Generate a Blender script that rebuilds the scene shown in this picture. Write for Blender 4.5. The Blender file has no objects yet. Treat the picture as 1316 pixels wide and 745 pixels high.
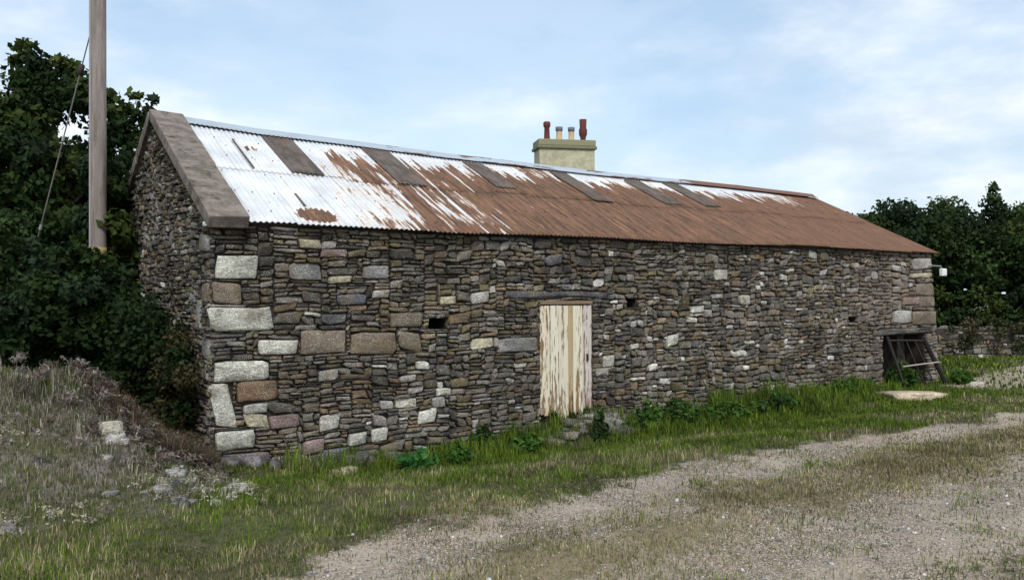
import bpy, bmesh, math, random
import numpy as np
from mathutils import Vector, Matrix, noise
random.seed(7); rs = np.random.RandomState(11)
R = math.radians
SC = bpy.context.scene
COL = SC.collection

# ------------------------------------------------------------------ helpers
def tag(o, label=None, cat=None, group=None, kind=None):
    if label: o['label'] = label
    if cat: o['category'] = cat
    if group: o['group'] = group
    if kind: o['kind'] = kind
    return o

def empty(name, loc):
    o = bpy.data.objects.new(name, None); COL.objects.link(o); o.location = loc
    o.empty_display_size = .2
    return o

def link(name, me, mat=None, parent=None, origin=None):
    """mesh given in world coordinates; origin = where the object's own origin should be"""
    if mat: me.materials.append(mat)
    o = bpy.data.objects.new(name, me); COL.objects.link(o)
    if origin is not None:
        me.transform(Matrix.Translation(-Vector(origin))); o.location = origin
    if parent:
        o.parent = parent
        t = Vector((0, 0, 0)); q = parent
        while q: t += Vector(q.location); q = q.parent
        o.location = Vector(o.location) - t
    return o

def mesh_np(name, V, F, col=None, smooth=False, att=None):
    """V (n,3); F list of arrays (m,k) with k verts per face"""
    me = bpy.data.meshes.new(name)
    V = np.asarray(V, np.float32)
    Fs = [np.asarray(f, np.int32) for f in (F if isinstance(F, list) else [F]) if len(f)]
    me.vertices.add(len(V)); me.vertices.foreach_set('co', V.ravel())
    loops = np.concatenate([f.ravel() for f in Fs]); tot = np.concatenate([np.full(len(f), f.shape[1], np.int32) for f in Fs])
    st = np.concatenate([[0], np.cumsum(tot)[:-1]]).astype(np.int32)
    me.loops.add(len(loops)); me.loops.foreach_set('vertex_index', loops)
    me.polygons.add(len(tot)); me.polygons.foreach_set('loop_start', st); me.polygons.foreach_set('loop_total', tot)
    if smooth: me.polygons.foreach_set('use_smooth', np.ones(len(tot), bool))
    me.update(calc_edges=True)
    if col is not None:
        a = me.color_attributes.new('Col', 'FLOAT_COLOR', 'POINT')
        c = np.ones((len(V), 4), np.float32); c[:, :3] = col; a.data.foreach_set('color', c.ravel())
    return me

class MB:
    def __init__(s): s.v = []; s.f = []; s.c = []
    def add(s, v, f, c=(1, 1, 1)):
        n = len(s.v); s.v += [tuple(p) for p in v]; s.f += [tuple(i + n for i in q) for q in f]; s.c += [tuple(c)] * len(v)
    def box(s, c, d, M=None, j=0, col=(1, 1, 1)):
        vs = []
        for z in (-1, 1):
            for y in (-1, 1):
                for x in (-1, 1):
                    p = Vector((x * d[0] / 2 + random.uniform(-j, j), y * d[1] / 2 + random.uniform(-j, j), z * d[2] / 2 + random.uniform(-j, j)))
                    if M: p = M @ p
                    vs.append(p + Vector(c))
        s.add(vs, [(0, 2, 3, 1), (4, 5, 7, 6), (0, 1, 5, 4), (2, 6, 7, 3), (0, 4, 6, 2), (1, 3, 7, 5)], col)
    def tube(s, pts, rad, n=8, col=(1, 1, 1), cap=True):
        pts = [Vector(p) for p in pts]; vs = []; fs = []
        for i, p in enumerate(pts):
            t = (pts[min(i + 1, len(pts) - 1)] - pts[max(i - 1, 0)]).normalized()
            a = t.cross(Vector((0, 0, 1)) if abs(t.z) < .9 else Vector((1, 0, 0))).normalized(); b = t.cross(a)
            r = rad[i] if hasattr(rad, '__len__') else rad
            for k in range(n):
                th = 2 * math.pi * k / n; vs.append(p + (a * math.cos(th) + b * math.sin(th)) * r)
        for i in range(len(pts) - 1):
            for k in range(n):
                k2 = (k + 1) % n; fs.append((i * n + k, i * n + k2, (i + 1) * n + k2, (i + 1) * n + k))
        if cap: fs.append(tuple(range(n - 1, -1, -1))); fs.append(tuple((len(pts) - 1) * n + k for k in range(n)))
        s.add(vs, fs, col)
    def lathe(s, c, prof, n=20, col=(1, 1, 1)):
        vs = []; fs = []
        for r, z in prof:
            for k in range(n):
                th = 2 * math.pi * k / n; vs.append((c[0] + r * math.cos(th), c[1] + r * math.sin(th), c[2] + z))
        for i in range(len(prof) - 1):
            for k in range(n):
                k2 = (k + 1) % n; fs.append((i * n + k, i * n + k2, (i + 1) * n + k2, (i + 1) * n + k))
        s.add(vs, fs, col)
    def build(s, name, mat, parent=None, smooth=False, bevel=0, origin=None):
        me = bpy.data.meshes.new(name); me.from_pydata(s.v, [], s.f); me.update()
        if smooth: me.polygons.foreach_set('use_smooth', [True] * len(me.polygons))
        a = me.color_attributes.new('Col', 'FLOAT_COLOR', 'POINT')
        a.data.foreach_set('color', np.array([(*c, 1) for c in s.c], np.float32).ravel())
        o = link(name, me, mat, parent, origin)
        if bevel:
            m = o.modifiers.new('b', 'BEVEL'); m.width = bevel; m.segments = 2; m.limit_method = 'ANGLE'
        return o

# ------------------------------------------------------------------ materials
class NT:
    def __init__(s, name):
        s.m = bpy.data.materials.new(name); s.m.use_nodes = True; s.t = s.m.node_tree
        s.b = s.t.nodes['Principled BSDF']; s.out = s.t.nodes['Material Output']
        s.b.inputs['Specular IOR Level'].default_value = .25
    def n(s, typ, **kw):
        q = s.t.nodes.new(typ)
        for k, v in kw.items():
            if k.startswith('_'): setattr(q, k[1:], v)
            else: q.inputs[k.replace('__', ' ')].default_value = v
        return q
    def l(s, a, b): s.t.links.new(a, b)
    def math(s, op, a, b=None, clamp=False):
        q = s.t.nodes.new('ShaderNodeMath'); q.operation = op; q.use_clamp = clamp
        for i, v in enumerate((a, b)):
            if v is None: continue
            if isinstance(v, (int, float)): q.inputs[i].default_value = v
            else: s.l(v, q.inputs[i])
        return q.outputs[0]
    def ss(s, x, a, b, c=0., d=1.):
        q = s.t.nodes.new('ShaderNodeMapRange'); q.interpolation_type = 'SMOOTHSTEP'
        s.l(x, q.inputs[0])
        for i, v in enumerate((a, b, c, d)): q.inputs[i + 1].default_value = v
        return q.outputs[0]
    def mix(s, f, a, b, mode='MIX'):
        q = s.t.nodes.new('ShaderNodeMix'); q.data_type = 'RGBA'; q.blend_type = mode
        if isinstance(f, (int, float)): q.inputs[0].default_value = f
        else: s.l(f, q.inputs[0])
        for i, v in ((6, a), (7, b)):
            if isinstance(v, tuple): q.inputs[i].default_value = (*v, 1)[:4]
            else: s.l(v, q.inputs[i])
        return q.outputs[2]
    def coords(s, scale=(1, 1, 1), kind='Object'):
        tc = s.n('ShaderNodeTexCoord'); mp = s.n('ShaderNodeMapping'); mp.inputs['Scale'].default_value = scale
        s.l(tc.outputs[kind], mp.inputs[0]); return mp.outputs[0]
    def noise(s, vec, scale, detail=4, rough=.6, dist=0):
        q = s.n('ShaderNodeTexNoise', Scale=scale, Detail=detail, Roughness=rough, Distortion=dist)
        s.l(vec, q.inputs['Vector']); return q.outputs['Fac']
    def vor(s, vec, scale, feat='F1', out='Distance'):
        q = s.n('ShaderNodeTexVoronoi', Scale=scale); q.feature = feat
        s.l(vec, q.inputs['Vector']); return q.outputs[out]
    def bump(s, h, st=.5, dist=.01, prev=None):
        q = s.n('ShaderNodeBump', Strength=st, Distance=dist); s.l(h, q.inputs['Height'])
        if prev: s.l(prev, q.inputs['Normal'])
        return q.outputs[0]
    def col(s, c):
        if isinstance(c, tuple): s.b.inputs['Base Color'].default_value = (*c, 1)
        else: s.l(c, s.b.inputs['Base Color'])
    def attr(s, name='Col'):
        q = s.n('ShaderNodeAttribute'); q.attribute_name = name; return q
    def done(s, rough=.9, normal=None):
        if isinstance(rough, (int, float)): s.b.inputs['Roughness'].default_value = rough
        else: s.l(rough, s.b.inputs['Roughness'])
        if normal: s.l(normal, s.b.inputs['Normal'])
        return s.m

def mat_stone():
    k = NT('stone'); a = k.attr(); c = k.coords(kind='Object')
    n1 = k.noise(c, 5, 5, .65); n2 = k.noise(c, 38, 4, .7); n3 = k.noise(c, 120, 2, .6); n4 = k.noise(k.coords((6, 6, 45)), 2.2, 3, .6)
    v = k.mix(1, a.outputs['Color'], k.mix(k.ss(n2, .25, .75), (.55, .55, .55), (1.45, 1.45, 1.45)), 'MULTIPLY')
    v = k.mix(1, v, k.mix(k.ss(n4, .3, .7), (.72, .72, .72), (1.25, 1.25, 1.25)), 'MULTIPLY')
    v = k.mix(k.math('MULTIPLY', k.ss(n1, .56, .68), .45), v, (.075, .085, .03))       # moss stains
    v = k.mix(k.math('MULTIPLY', k.math('MULTIPLY', k.ss(n3, .55, .68), k.ss(k.noise(c, 3.1, 3), .42, .6)), .85), v, (.46, .45, .38))   # lichen specks
    big = k.noise(k.coords((1, 1, 1.6)), 1.15, 4, .6); bg2 = k.noise(k.coords((1, 1, 1.3)), 2.3, 4, .65)
    v = k.mix(1, v, k.mix(k.ss(big, .33, .66), (.62, .62, .62), (1.22, 1.22, 1.22)), 'MULTIPLY')
    v = k.mix(k.math('MULTIPLY', k.ss(bg2, .48, .64), .5), v, (.155, .115, .062))      # ochre staining
    v = k.mix(1, v, k.mix(k.ss(n3, .3, .72), (.55, .55, .55), (1.6, 1.6, 1.6)), 'MULTIPLY')
    k.col(v)
    return k.done(.92, k.bump(n2, .9, .02, k.bump(n3, .5, .004, k.bump(n4, .6, .01))))
def mat_noise(name, c1, c2, scale=8, fine=60, rough=.9, bump=.4, bd=.006, c3=None, st=(1, 1, 1)):
    k = NT(name); c = k.coords(st); n1 = k.noise(c, scale, 5, .65); n2 = k.noise(c, fine, 3, .65)
    v = k.mix(k.ss(n1, .35, .65), c1, c2)
    if c3: v = k.mix(k.ss(k.noise(c, scale * .6, 4, .7), .55, .66), v, c3)
    v = k.mix(1, v, k.mix(n2, (.65, .65, .65), (1.35, 1.35, 1.35)), 'MULTIPLY')
    k.col(v); return k.done(rough, k.bump(n2, bump, bd))
def mat_leaf(name, rough=.55, tr=.25, spec=.3):
    k = NT(name); a = k.attr(); k.col(a.outputs['Color']); k.b.inputs['Specular IOR Level'].default_value = spec
    k.done(rough)
    if tr:
        t = k.n('ShaderNodeBsdfTranslucent'); k.l(a.outputs['Color'], t.inputs[0]); m = k.n('ShaderNodeMixShader', Fac=tr)
        k.l(k.b.outputs[0], m.inputs[1]); k.l(t.outputs[0], m.inputs[2]); k.l(m.outputs[0], k.out.inputs[0])
    return k.m
M_STONE = mat_stone()
M_CORE = mat_noise('earth_mortar', (.022, .019, .016), (.055, .047, .038), 6, 50)
M_CEMENT = mat_noise('cement', (.115, .10, .085), (.215, .185, .16), 6, 50, c3=(.075, .07, .045), bump=.9, bd=.012)
M_LEAF = mat_leaf('leaf', .75, .25, .12); M_GRASS = mat_leaf('grass_blade', .7, .3, .15)
M_BARK = mat_noise('bark', (.05, .04, .03), (.10, .08, .06), 6, 40, st=(3, 3, .6))

def mat_roof():
    k = NT('corrugated_iron'); c = k.coords(); a = k.attr()
    sx = k.n('ShaderNodeSeparateXYZ'); k.l(c, sx.inputs[0]); X = sx.outputs[0]; Y = sx.outputs[1]
    tc = k.n('ShaderNodeSeparateColor'); k.l(a.outputs['Color'], tc.inputs[0])
    shr = tc.outputs[0]                                # per-sheet random
    st1 = k.noise(k.coords((9, .55, 0)), 1, 4, .62)    # long streaks
    st2 = k.noise(k.coords((26, 1.6, 0)), 1, 3, .6)
    bl = k.noise(c, 1.7, 5, .65); fi = k.noise(c, 22, 4, .65); bl2 = k.noise(k.coords((1, 1, 1)), 6, 4, .7)
    s = k.math('ADD', k.math('MULTIPLY', k.math('SUBTRACT', st1, .5), .9), k.math('MULTIPLY', k.math('SUBTRACT', bl, .5), .75))
    s = k.math('ADD', s, k.math('MULTIPLY', k.math('SUBTRACT', st2, .5), .75))
    s = k.math('ADD', s, k.math('MULTIPLY', k.math('SUBTRACT', shr, .5), .35))
    # slow growth of rust along the roof
    A = k.math('ADD', k.ss(X, 1.5, 3.3, -.42, .18), k.ss(X, 3.0, 7.5, 0, .55))
    Yx = k.math('ADD', k.math('ADD', Y, k.math('MULTIPLY', k.math('SUBTRACT', bl2, .5), .5)), k.math('MULTIPLY', k.math('SUBTRACT', k.noise(k.coords((11, .25, 0)), 1, 3, .6), .5), 2.2))
    top = k.ss(Yx, 2.2, 2.75); gal = k.ss(X, 13.2, 15.3, 1., .35)
    A = k.math('SUBTRACT', A, k.math('MULTIPLY', top, k.math('MULTIPLY', gal, k.ss(X, 2.6, 9, .5, 1.0))))
    lowedge = k.math('MULTIPLY', k.ss(Y, .25, .0), .12)
    m = k.math('SUBTRACT', k.math('ADD', k.math('ADD', A, s), lowedge), k.math('MULTIPLY', k.ss(k.noise(k.coords((10, .45, 0)), 1, 3, .6), .52, .68), k.math('MULTIPLY', k.ss(X, 7.5, 3.5), .75)))
    def blob(x_, y_, rx_, ry_):
        e = k.math('ADD', k.math('POWER', k.math('MULTIPLY', k.math('SUBTRACT', X, x_), 1 / rx_), 2), k.math('POWER', k.math('MULTIPLY', k.math('SUBTRACT', Y, y_), 1 / ry_), 2)); return k.ss(k.math('ADD', e, k.math('MULTIPLY', k.math('SUBTRACT', fi, .5), 1.6)), 1.2, .5)
    m = k.math('ADD', m, k.math('MULTIPLY', blob(1.45, .12, .30, .22), .8)); m = k.math('ADD', m, k.math('MULTIPLY', blob(1.25, 2.35, .12, .12), .7));
    m = k.math('ADD', m, k.math('MULTIPLY', k.ss(fi, .6, .72), k.ss(X, .8, 2.4, .12, .3)))
    mask = k.ss(m, -.09, .07)
    fring = k.math('MULTIPLY', k.ss(m, -.24, -.02), .55)
    zinc = k.mix(k.ss(bl, .35, .7), (.50, .53, .56), (.68, .71, .73))
    zinc = k.mix(k.math('MULTIPLY', k.ss(fi, .5, .7), .35), zinc, (.42, .45, .44))
    zinc = k.mix(fring, zinc, (.66, .50, .36))
    run = k.noise(k.coords((16, .35, 0)), 1, 3, .7); zinc = k.mix(k.math('MULTIPLY', k.ss(run, .5, .72), .6), zinc, (.40, .33, .27))
    rust = k.mix(k.ss(st2, .38, .62), (.075, .046, .032), (.20, .105, .068))
    rust = k.mix(k.math('MULTIPLY', k.ss(k.noise(k.coords((13, .5, 0)), 1, 4, .7), .56, .66), k.ss(X, 9, 3, .25, .75)), rust, (.36, .20, .11))
    rust = k.mix(k.math('MULTIPLY', k.ss(bl2, .5, .62), .65), rust, (.125, .085, .04))
    rust = k.mix(k.math('MULTIPLY', k.ss(fi, .55, .72), .5), rust, (.27, .125, .07))
    rust = k.mix(k.math('MULTIPLY', k.ss(bl, .5, .68), .5), rust, (.10, .07, .045))
    rust = k.mix(k.ss(X, 8, 14, 0, .45), rust, (.16, .088, .058))
    vcol = k.mix(mask, zinc, rust)
    vcol = k.mix(k.math('MULTIPLY', k.ss(k.noise(k.coords((4, 4, 4)), 3.3, 3, .7), .66, .70), .8), vcol, (.10, .075, .055))
    k.col(vcol); k.b.inputs['Specular IOR Level'].default_value = .3
    return k.done(k.ss(mask, 0, 1, .5, .9), k.bump(fi, .25, .004))
M_ROOF = mat_roof()
M_PATCH = mat_noise('fibre_sheet', (.075, .065, .056), (.135, .115, .10), 3, 40, c3=(.15, .08, .055), bump=.2, st=(2, .7, 1))
def mat_ridge():
    k = NT('ridge_flashing'); c = k.coords(); sx = k.n('ShaderNodeSeparateXYZ'); k.l(c, sx.inputs[0]); X = sx.outputs[0]
    n = k.noise(k.coords((1, 3, 3)), 1.5, 4, .6); r = k.ss(n, .52, .6); far = k.ss(X, 11.2, 11.5)
    k.col(k.mix(k.math('MAXIMUM', k.math('MULTIPLY', r, k.ss(X, 3.2, 4, .15, 1)), far), (.34, .40, .46), (.15, .08, .06))); return k.done(.6)
M_RIDGE = mat_ridge()
def mat_door():
    k = NT('peeling_paint'); a = k.attr(); c = k.coords()
    sx = k.n('ShaderNodeSeparateXYZ'); k.l(c, sx.inputs[0])
    wood = k.mix(k.noise(k.coords((60, 10, 2.5)), 1, 4, .6), (.10, .062, .035), (.34, .24, .14))
    paint = k.mix(k.noise(k.coords((14, 5, 2)), 1, 4, .6), (.52, .48, .38), (.76, .74, .66))
    p = k.noise(k.coords((30, 8, 4)), 1, 5, .7)
    p = k.math('ADD', p, k.ss(sx.outputs[2], .7, .1, 0, .09))
    p = k.math('ADD', p, k.math('MULTIPLY', k.math('SUBTRACT', k.noise(k.coords((16, 1, .5)), 1, 2), .5), .75))
    m = k.ss(p, .54, .60)
    v = k.mix(m, paint, wood); k.col(k.mix(1, v, a.outputs['Color'], 'MULTIPLY'))
    return k.done(.75, k.bump(k.math('SUBTRACT', k.noise(k.coords((70, 10, 4)), 1, 3), m), .5, .004))
M_DOOR = mat_door()
def mat_attr(name, rough=.8, amt=.3, sc=30):
    k = NT(name); a = k.attr(); c = k.coords(); n = k.noise(c, sc, 4, .6); lo = 1 - amt; hi = 1 + amt
    k.col(k.mix(1, a.outputs['Color'], k.mix(n, (lo,) * 3, (hi,) * 3), 'MULTIPLY')); return k.done(rough, k.bump(n, .3, .004))
M_ATTR = mat_attr('painted'); M_TIMBER = mat_noise('old_timber', (.06, .05, .04), (.13, .11, .09), 5, 60, st=(1, 1, 6))
M_POLE = mat_noise('pole_wood', (.19, .165, .15), (.27, .235, .215), 4, 40, st=(5, 5, .5), c3=(.16, .13, .11))
M_RENDER = mat_noise('roughcast', (.34, .33, .22), (.46, .44, .31), 5, 45, bump=.8, bd=.02)
M_SLATE = mat_noise('slate_roof', (.06, .065, .07), (.10, .10, .11), 3, 30)
M_METAL = mat_noise('steel_cable', (.10, .10, .10), (.16, .15, .14), 20, 80, rough=.5)

# ------------------------------------------------------------------ terrain
def sst(x, a, b):
    t = np.clip((np.asarray(x, float) - a) / (b - a), 0, 1); return t * t * (3 - 2 * t)
def vn(x, y, s, seed=0):
    """cheap smooth value noise, -1..1"""
    x = np.asarray(x, float) * s + seed * 17.3; y = np.asarray(y, float) * s + seed * 5.7
    xi = np.floor(x); yi = np.floor(y); fx = x - xi; fy = y - yi; fx = fx * fx * (3 - 2 * fx); fy = fy * fy * (3 - 2 * fy)
    def h(a, b):
        q = np.sin(a * 127.1 + b * 311.7) * 43758.5453; return (q - np.floor(q)) * 2 - 1
    return (h(xi, yi) * (1 - fx) + h(xi + 1, yi) * fx) * (1 - fy) + (h(xi, yi + 1) * (1 - fx) + h(xi + 1, yi + 1) * fx) * fy
def yb1(x): return np.interp(x, [-8, -3, -1.12, -.08, 1.17, 3.72, 7.18, 10.2, 14, 18, 30], [-8.2, -6.5, -5.45, -5.0, -4.75, -4.25, -4.0, -4.1, -3.6, -3.0, -1.5])
def height(x, y):
    x = np.asarray(x, float); y = np.asarray(y, float)
    wall = np.interp(x, [-3, 0, 1.2, 7.5, 10, 13, 30], [-.1, -.12, -.31, -.32, -.12, -.06, 0])
    t = sst(y, -4.6, -.2); z = .10 * (1 - t) + wall * t
    t2 = sst(x, 15.5, 20); z = z * (1 - t2) + .05 * t2
    dy = sst(y, 2, 6); z = z * (1 - dy) + 0 * dy
    bank = 1.12 * sst(-x, .15, 1.75) * sst(y, -3.1, .2) * (1 - sst(y, 14, 30))
    z = z + bank
    # stony mound below the door, and one below the far part of the wall
    z = z + .34 * np.exp(-((x - 5.75) / 1.0) ** 2 - ((y + .15) / .5) ** 2) + .10 * np.exp(-((x - 9.9) / 2.2) ** 2 - ((y + .5) / .5) ** 2)
    # worn ruts
    b = y - yb1(x)
    z = z - .04 * np.exp(-((b + .55) / .35) ** 2) - .05 * np.exp(-((b + 2.3) / .45) ** 2) + .02 * np.exp(-((b + 1.4) / .4) ** 2)
    near = 1 - sst(np.abs(x - 5) + np.abs(y + 2), 25, 60)
    z = z + near * (.035 * vn(x, y, .9, 1) + .02 * vn(x, y, 2.6, 2) + (.04 * vn(x, y, 1.6, 3) + .03 * vn(x, y, 4.1, 3)) * sst(-x, .3, 1.4))
    far = np.hypot(x, y); z = z + sst(far, 60, 400) * 1.0 * vn(x, y, .01, 5)
    return z
def strip(x, y): return np.exp(-((y - yb1(x) + 1.55 + .12 * vn(x, y, .9, 81)) / .55) ** 2)
def gravel(x, y):
    """0 = turf, 1 = bare gravel"""
    b = y - yb1(x) + .20 * vn(x, y, 1.3, 4) + .14 * vn(x, y, 4.5, 6) + .07 * vn(x, y, 11, 16)
    g = sst(-b, -.3, .32)
    g = g * (1 - .85 * strip(x, y) * (.85 + .45 * vn(x, y, 1.6, 7)))
    g = g * (1 - .28 * sst(vn(x, y, 1.7, 31) + .5 * vn(x, y, 5, 32), .1, .9))
    far = sst(-b, 3.1, 4.2); g = g * (1 - .8 * far * (.6 + .6 * vn(x, y, .8, 8)))
    g2 = sst(1.15 - np.abs(y - np.interp(x, [14, 17, 24], [-1.6, -1.0, .6])), 0, .5) * sst(x, 14.3, 16)
    return np.clip(np.maximum(g, g2 * .85), 0, 1)
def make_ground():
    def axis(a, b, st, lo, hi):
        mid = list(np.arange(a, b, st)); v = b; s = st; up = []
        while v < hi: up.append(v); s *= 1.25; v += s
        v = a; s = st; dn = []
        while v > lo: s *= 1.25; v -= s; dn.append(v)
        return np.array(dn[::-1] + mid + up)
    xs = axis(-5, 18, .1, -900, 900); ys = axis(-9.5, 3, .1, -900, 900)
    X, Y = np.meshgrid(xs, ys); Z = height(X, Y); n = len(xs); m = len(ys)
    # drop the sheet a little inside the building
    I = np.arange(n * m).reshape(m, n); F = np.stack([I[:-1, :-1], I[:-1, 1:], I[1:, 1:], I[1:, :-1]], -1).reshape(-1, 4)
    V = np.stack([X, Y, Z], -1).reshape(-1, 3)
    g = gravel(V[:, 0], V[:, 1]); col = np.zeros((len(V), 3)); col[:, 0] = g; col[:, 1] = sst(-V[:, 0], .2, 1.3) * sst(V[:, 1], -3.6, -1.8)
    col[:, 2] = strip(V[:, 0], V[:, 1]); me = mesh_np('ground', V, F, col, True)
    k = NT('ground'); a = k.attr(); s = k.n('ShaderNodeSeparateColor'); k.l(a.outputs['Color'], s.inputs[0]); c = k.coords()
    n1 = k.noise(c, 1.1, 5, .6); n2 = k.noise(c, 9, 5, .7); n3 = k.noise(c, 55, 3, .7)
    pv = k.n('ShaderNodeTexVoronoi', Scale=75.); k.l(c, pv.inputs['Vector']); peb = pv.outputs['Distance']
    pc = k.n('ShaderNodeSeparateColor'); k.l(pv.outputs['Color'], pc.inputs[0])
    gc = k.mix(pc.outputs[0], (.16, .125, .095), (.66, .54, .425)); gc = k.mix(k.ss(peb, .35, .7), gc, (.15, .13, .105))
    gc = k.mix(k.ss(n1, .4, .65), gc, (.40, .325, .25)); gc = k.mix(k.math('MULTIPLY', k.ss(n2, .5, .7), .7), gc, (.17, .14, .095))
    gc = k.mix(1, gc, k.mix(n3, (.35, .35, .35), (1.65, 1.65, 1.65)), 'MULTIPLY')
    tc = k.mix(k.ss(n2, .35, .65), (.045, .052, .018), (.10, .095, .045)); tc = k.mix(k.math('MULTIPLY', k.ss(n1, .5, .7), .7), tc, (.10, .085, .06))
    tc = k.mix(1, tc, k.mix(n3, (.5, .5, .5), (1.5, 1.5, 1.5)), 'MULTIPLY')
    bk = k.mix(k.ss(n2, .4, .6), (.12, .10, .085), (.19, .17, .15)); tc = k.mix(k.math('MULTIPLY', s.outputs[1], k.ss(k.noise(c, 3, 4), .4, .6)), tc, bk)
    tc = k.mix(k.math('MULTIPLY', s.outputs[2], .85), tc, k.mix(n2, (.17, .13, .07), (.30, .24, .15)))
    gc = k.mix(k.ss(k.noise(c, .55, 3), .45, .6), gc, k.mix(1, gc, (.92, .95, 1.0), 'MULTIPLY'))
    f = k.ss(k.math('ADD', s.outputs[0], k.math('MULTIPLY', k.math('SUBTRACT', n2, .5), 1.7)), .25, .75)
    k.col(k.mix(f, tc, gc)); m_ = k.done(.95, k.bump(n3, .8, .015, k.bump(peb, .6, .012, k.bump(n2, .7, .03))))
    tag(link('ground', me, m_), kind='structure')
make_ground()

# ------------------------------------------------------------------ stones
PAL = [((.098, .090, .079), 6), ((.14, .13, .113), 4), ((.056, .051, .046), 5.5), ((.12, .099, .09), 2), ((.19, .175, .158), 2.2), ((.112, .096, .056), 3), ((.15, .104, .068), 1.8), ((.085, .085, .092), .8)]
PALW = sum(w for _, w in PAL)
KIND = {'w': (.50, .50, .44), 'g': (.20, .20, .20), 't': (.185, .15, .118), 'r': (.18, .115, .07), 'p': (.33, .32, .30), 'c': (.40, .37, .27), 'k': (.22, .16, .155),
        'v': (.14, .125, .14), 'b': (.13, .13, .155), 'L': (.085, .083, .085)}
def pick(light=0):
    if random.random() < light: 
        b = random.uniform(.3, .55); return (b, b * .99, b * random.uniform(.85, 1))
    r = random.random() * PALW
    for c, w in PAL:
        r -= w
        if r <= 0: break
    f = random.uniform(.65, 1.4); return tuple(v * f for v in c)
def pack(x0, x1, z0, z1, cw, ch, fixed, blocked, sizer):
    nx = int(round((x1 - x0) / cw)); nz = int(round((z1 - z0) / ch)); occ = np.zeros((nz, nx), bool); out = []
    for j in range(nz):
        for i in range(nx):
            if blocked(x0 + (i + .5) * cw, z0 + (j + .5) * ch): occ[j, i] = True
    for (a, b, c, d, k) in fixed:
        i0, i1 = max(0, int(round((a - x0) / cw))), min(nx, int(round((c - x0) / cw))); j0, j1 = max(0, int(round((b - z0) / ch))), min(nz, int(round((d - z0) / ch)))
        occ[j0:j1, i0:i1] = True
        if k != 'd': out.append((x0 + i0 * cw, z0 + j0 * ch, x0 + i1 * cw, z0 + j1 * ch, k))
    for j in range(nz):
        i = 0; lh = 0; le = -9
        while i < nx:
            if occ[j, i]: i += 1; continue
            w, h = sizer(x0 + i * cw, z0 + j * ch); w = max(1, int(round(w / cw))); h = max(1, int(round(h / ch)))
            if le == i and lh and random.random() < .8: h = lh
            ww = 0
            while ww < w and i + ww < nx and not occ[j, i + ww]: ww += 1
            # do not leave slivers
            if i + ww < nx and not occ[j, i + ww]:
                run = 0
                while run < 2 and i + ww + run < nx and not occ[j, i + ww + run]: run += 1
                if run < 2: ww += run
            hh = 1
            while hh < h and j + hh < nz and not occ[j + hh, i:i + ww].any(): hh += 1
            occ[j:j + hh, i:i + ww] = True
            A_, B_, C_, D_ = x0 + i * cw, z0 + j * ch, x0 + (i + ww) * cw, z0 + (j + hh) * ch
            if hh * ch > .075 and random.random() < (.4 if A_ < 3 else .16):      # thin slabs stacked within one course height
                m_ = B_ + (D_ - B_) * random.uniform(.35, .65)
                for (p, q) in ((B_, m_), (m_, D_)):
                    if ww * cw > .2 and random.random() < .6:
                        e = A_ + (C_ - A_) * random.uniform(.3, .7); out += [(A_, p, e, q, ''), (e, p, C_, q, '')]
                    else: out.append((A_, p, C_, q, ''))
            else: out.append((A_, B_, C_, D_, ''))
            lh = hh; le = i + ww; i += ww
    return out
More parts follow.
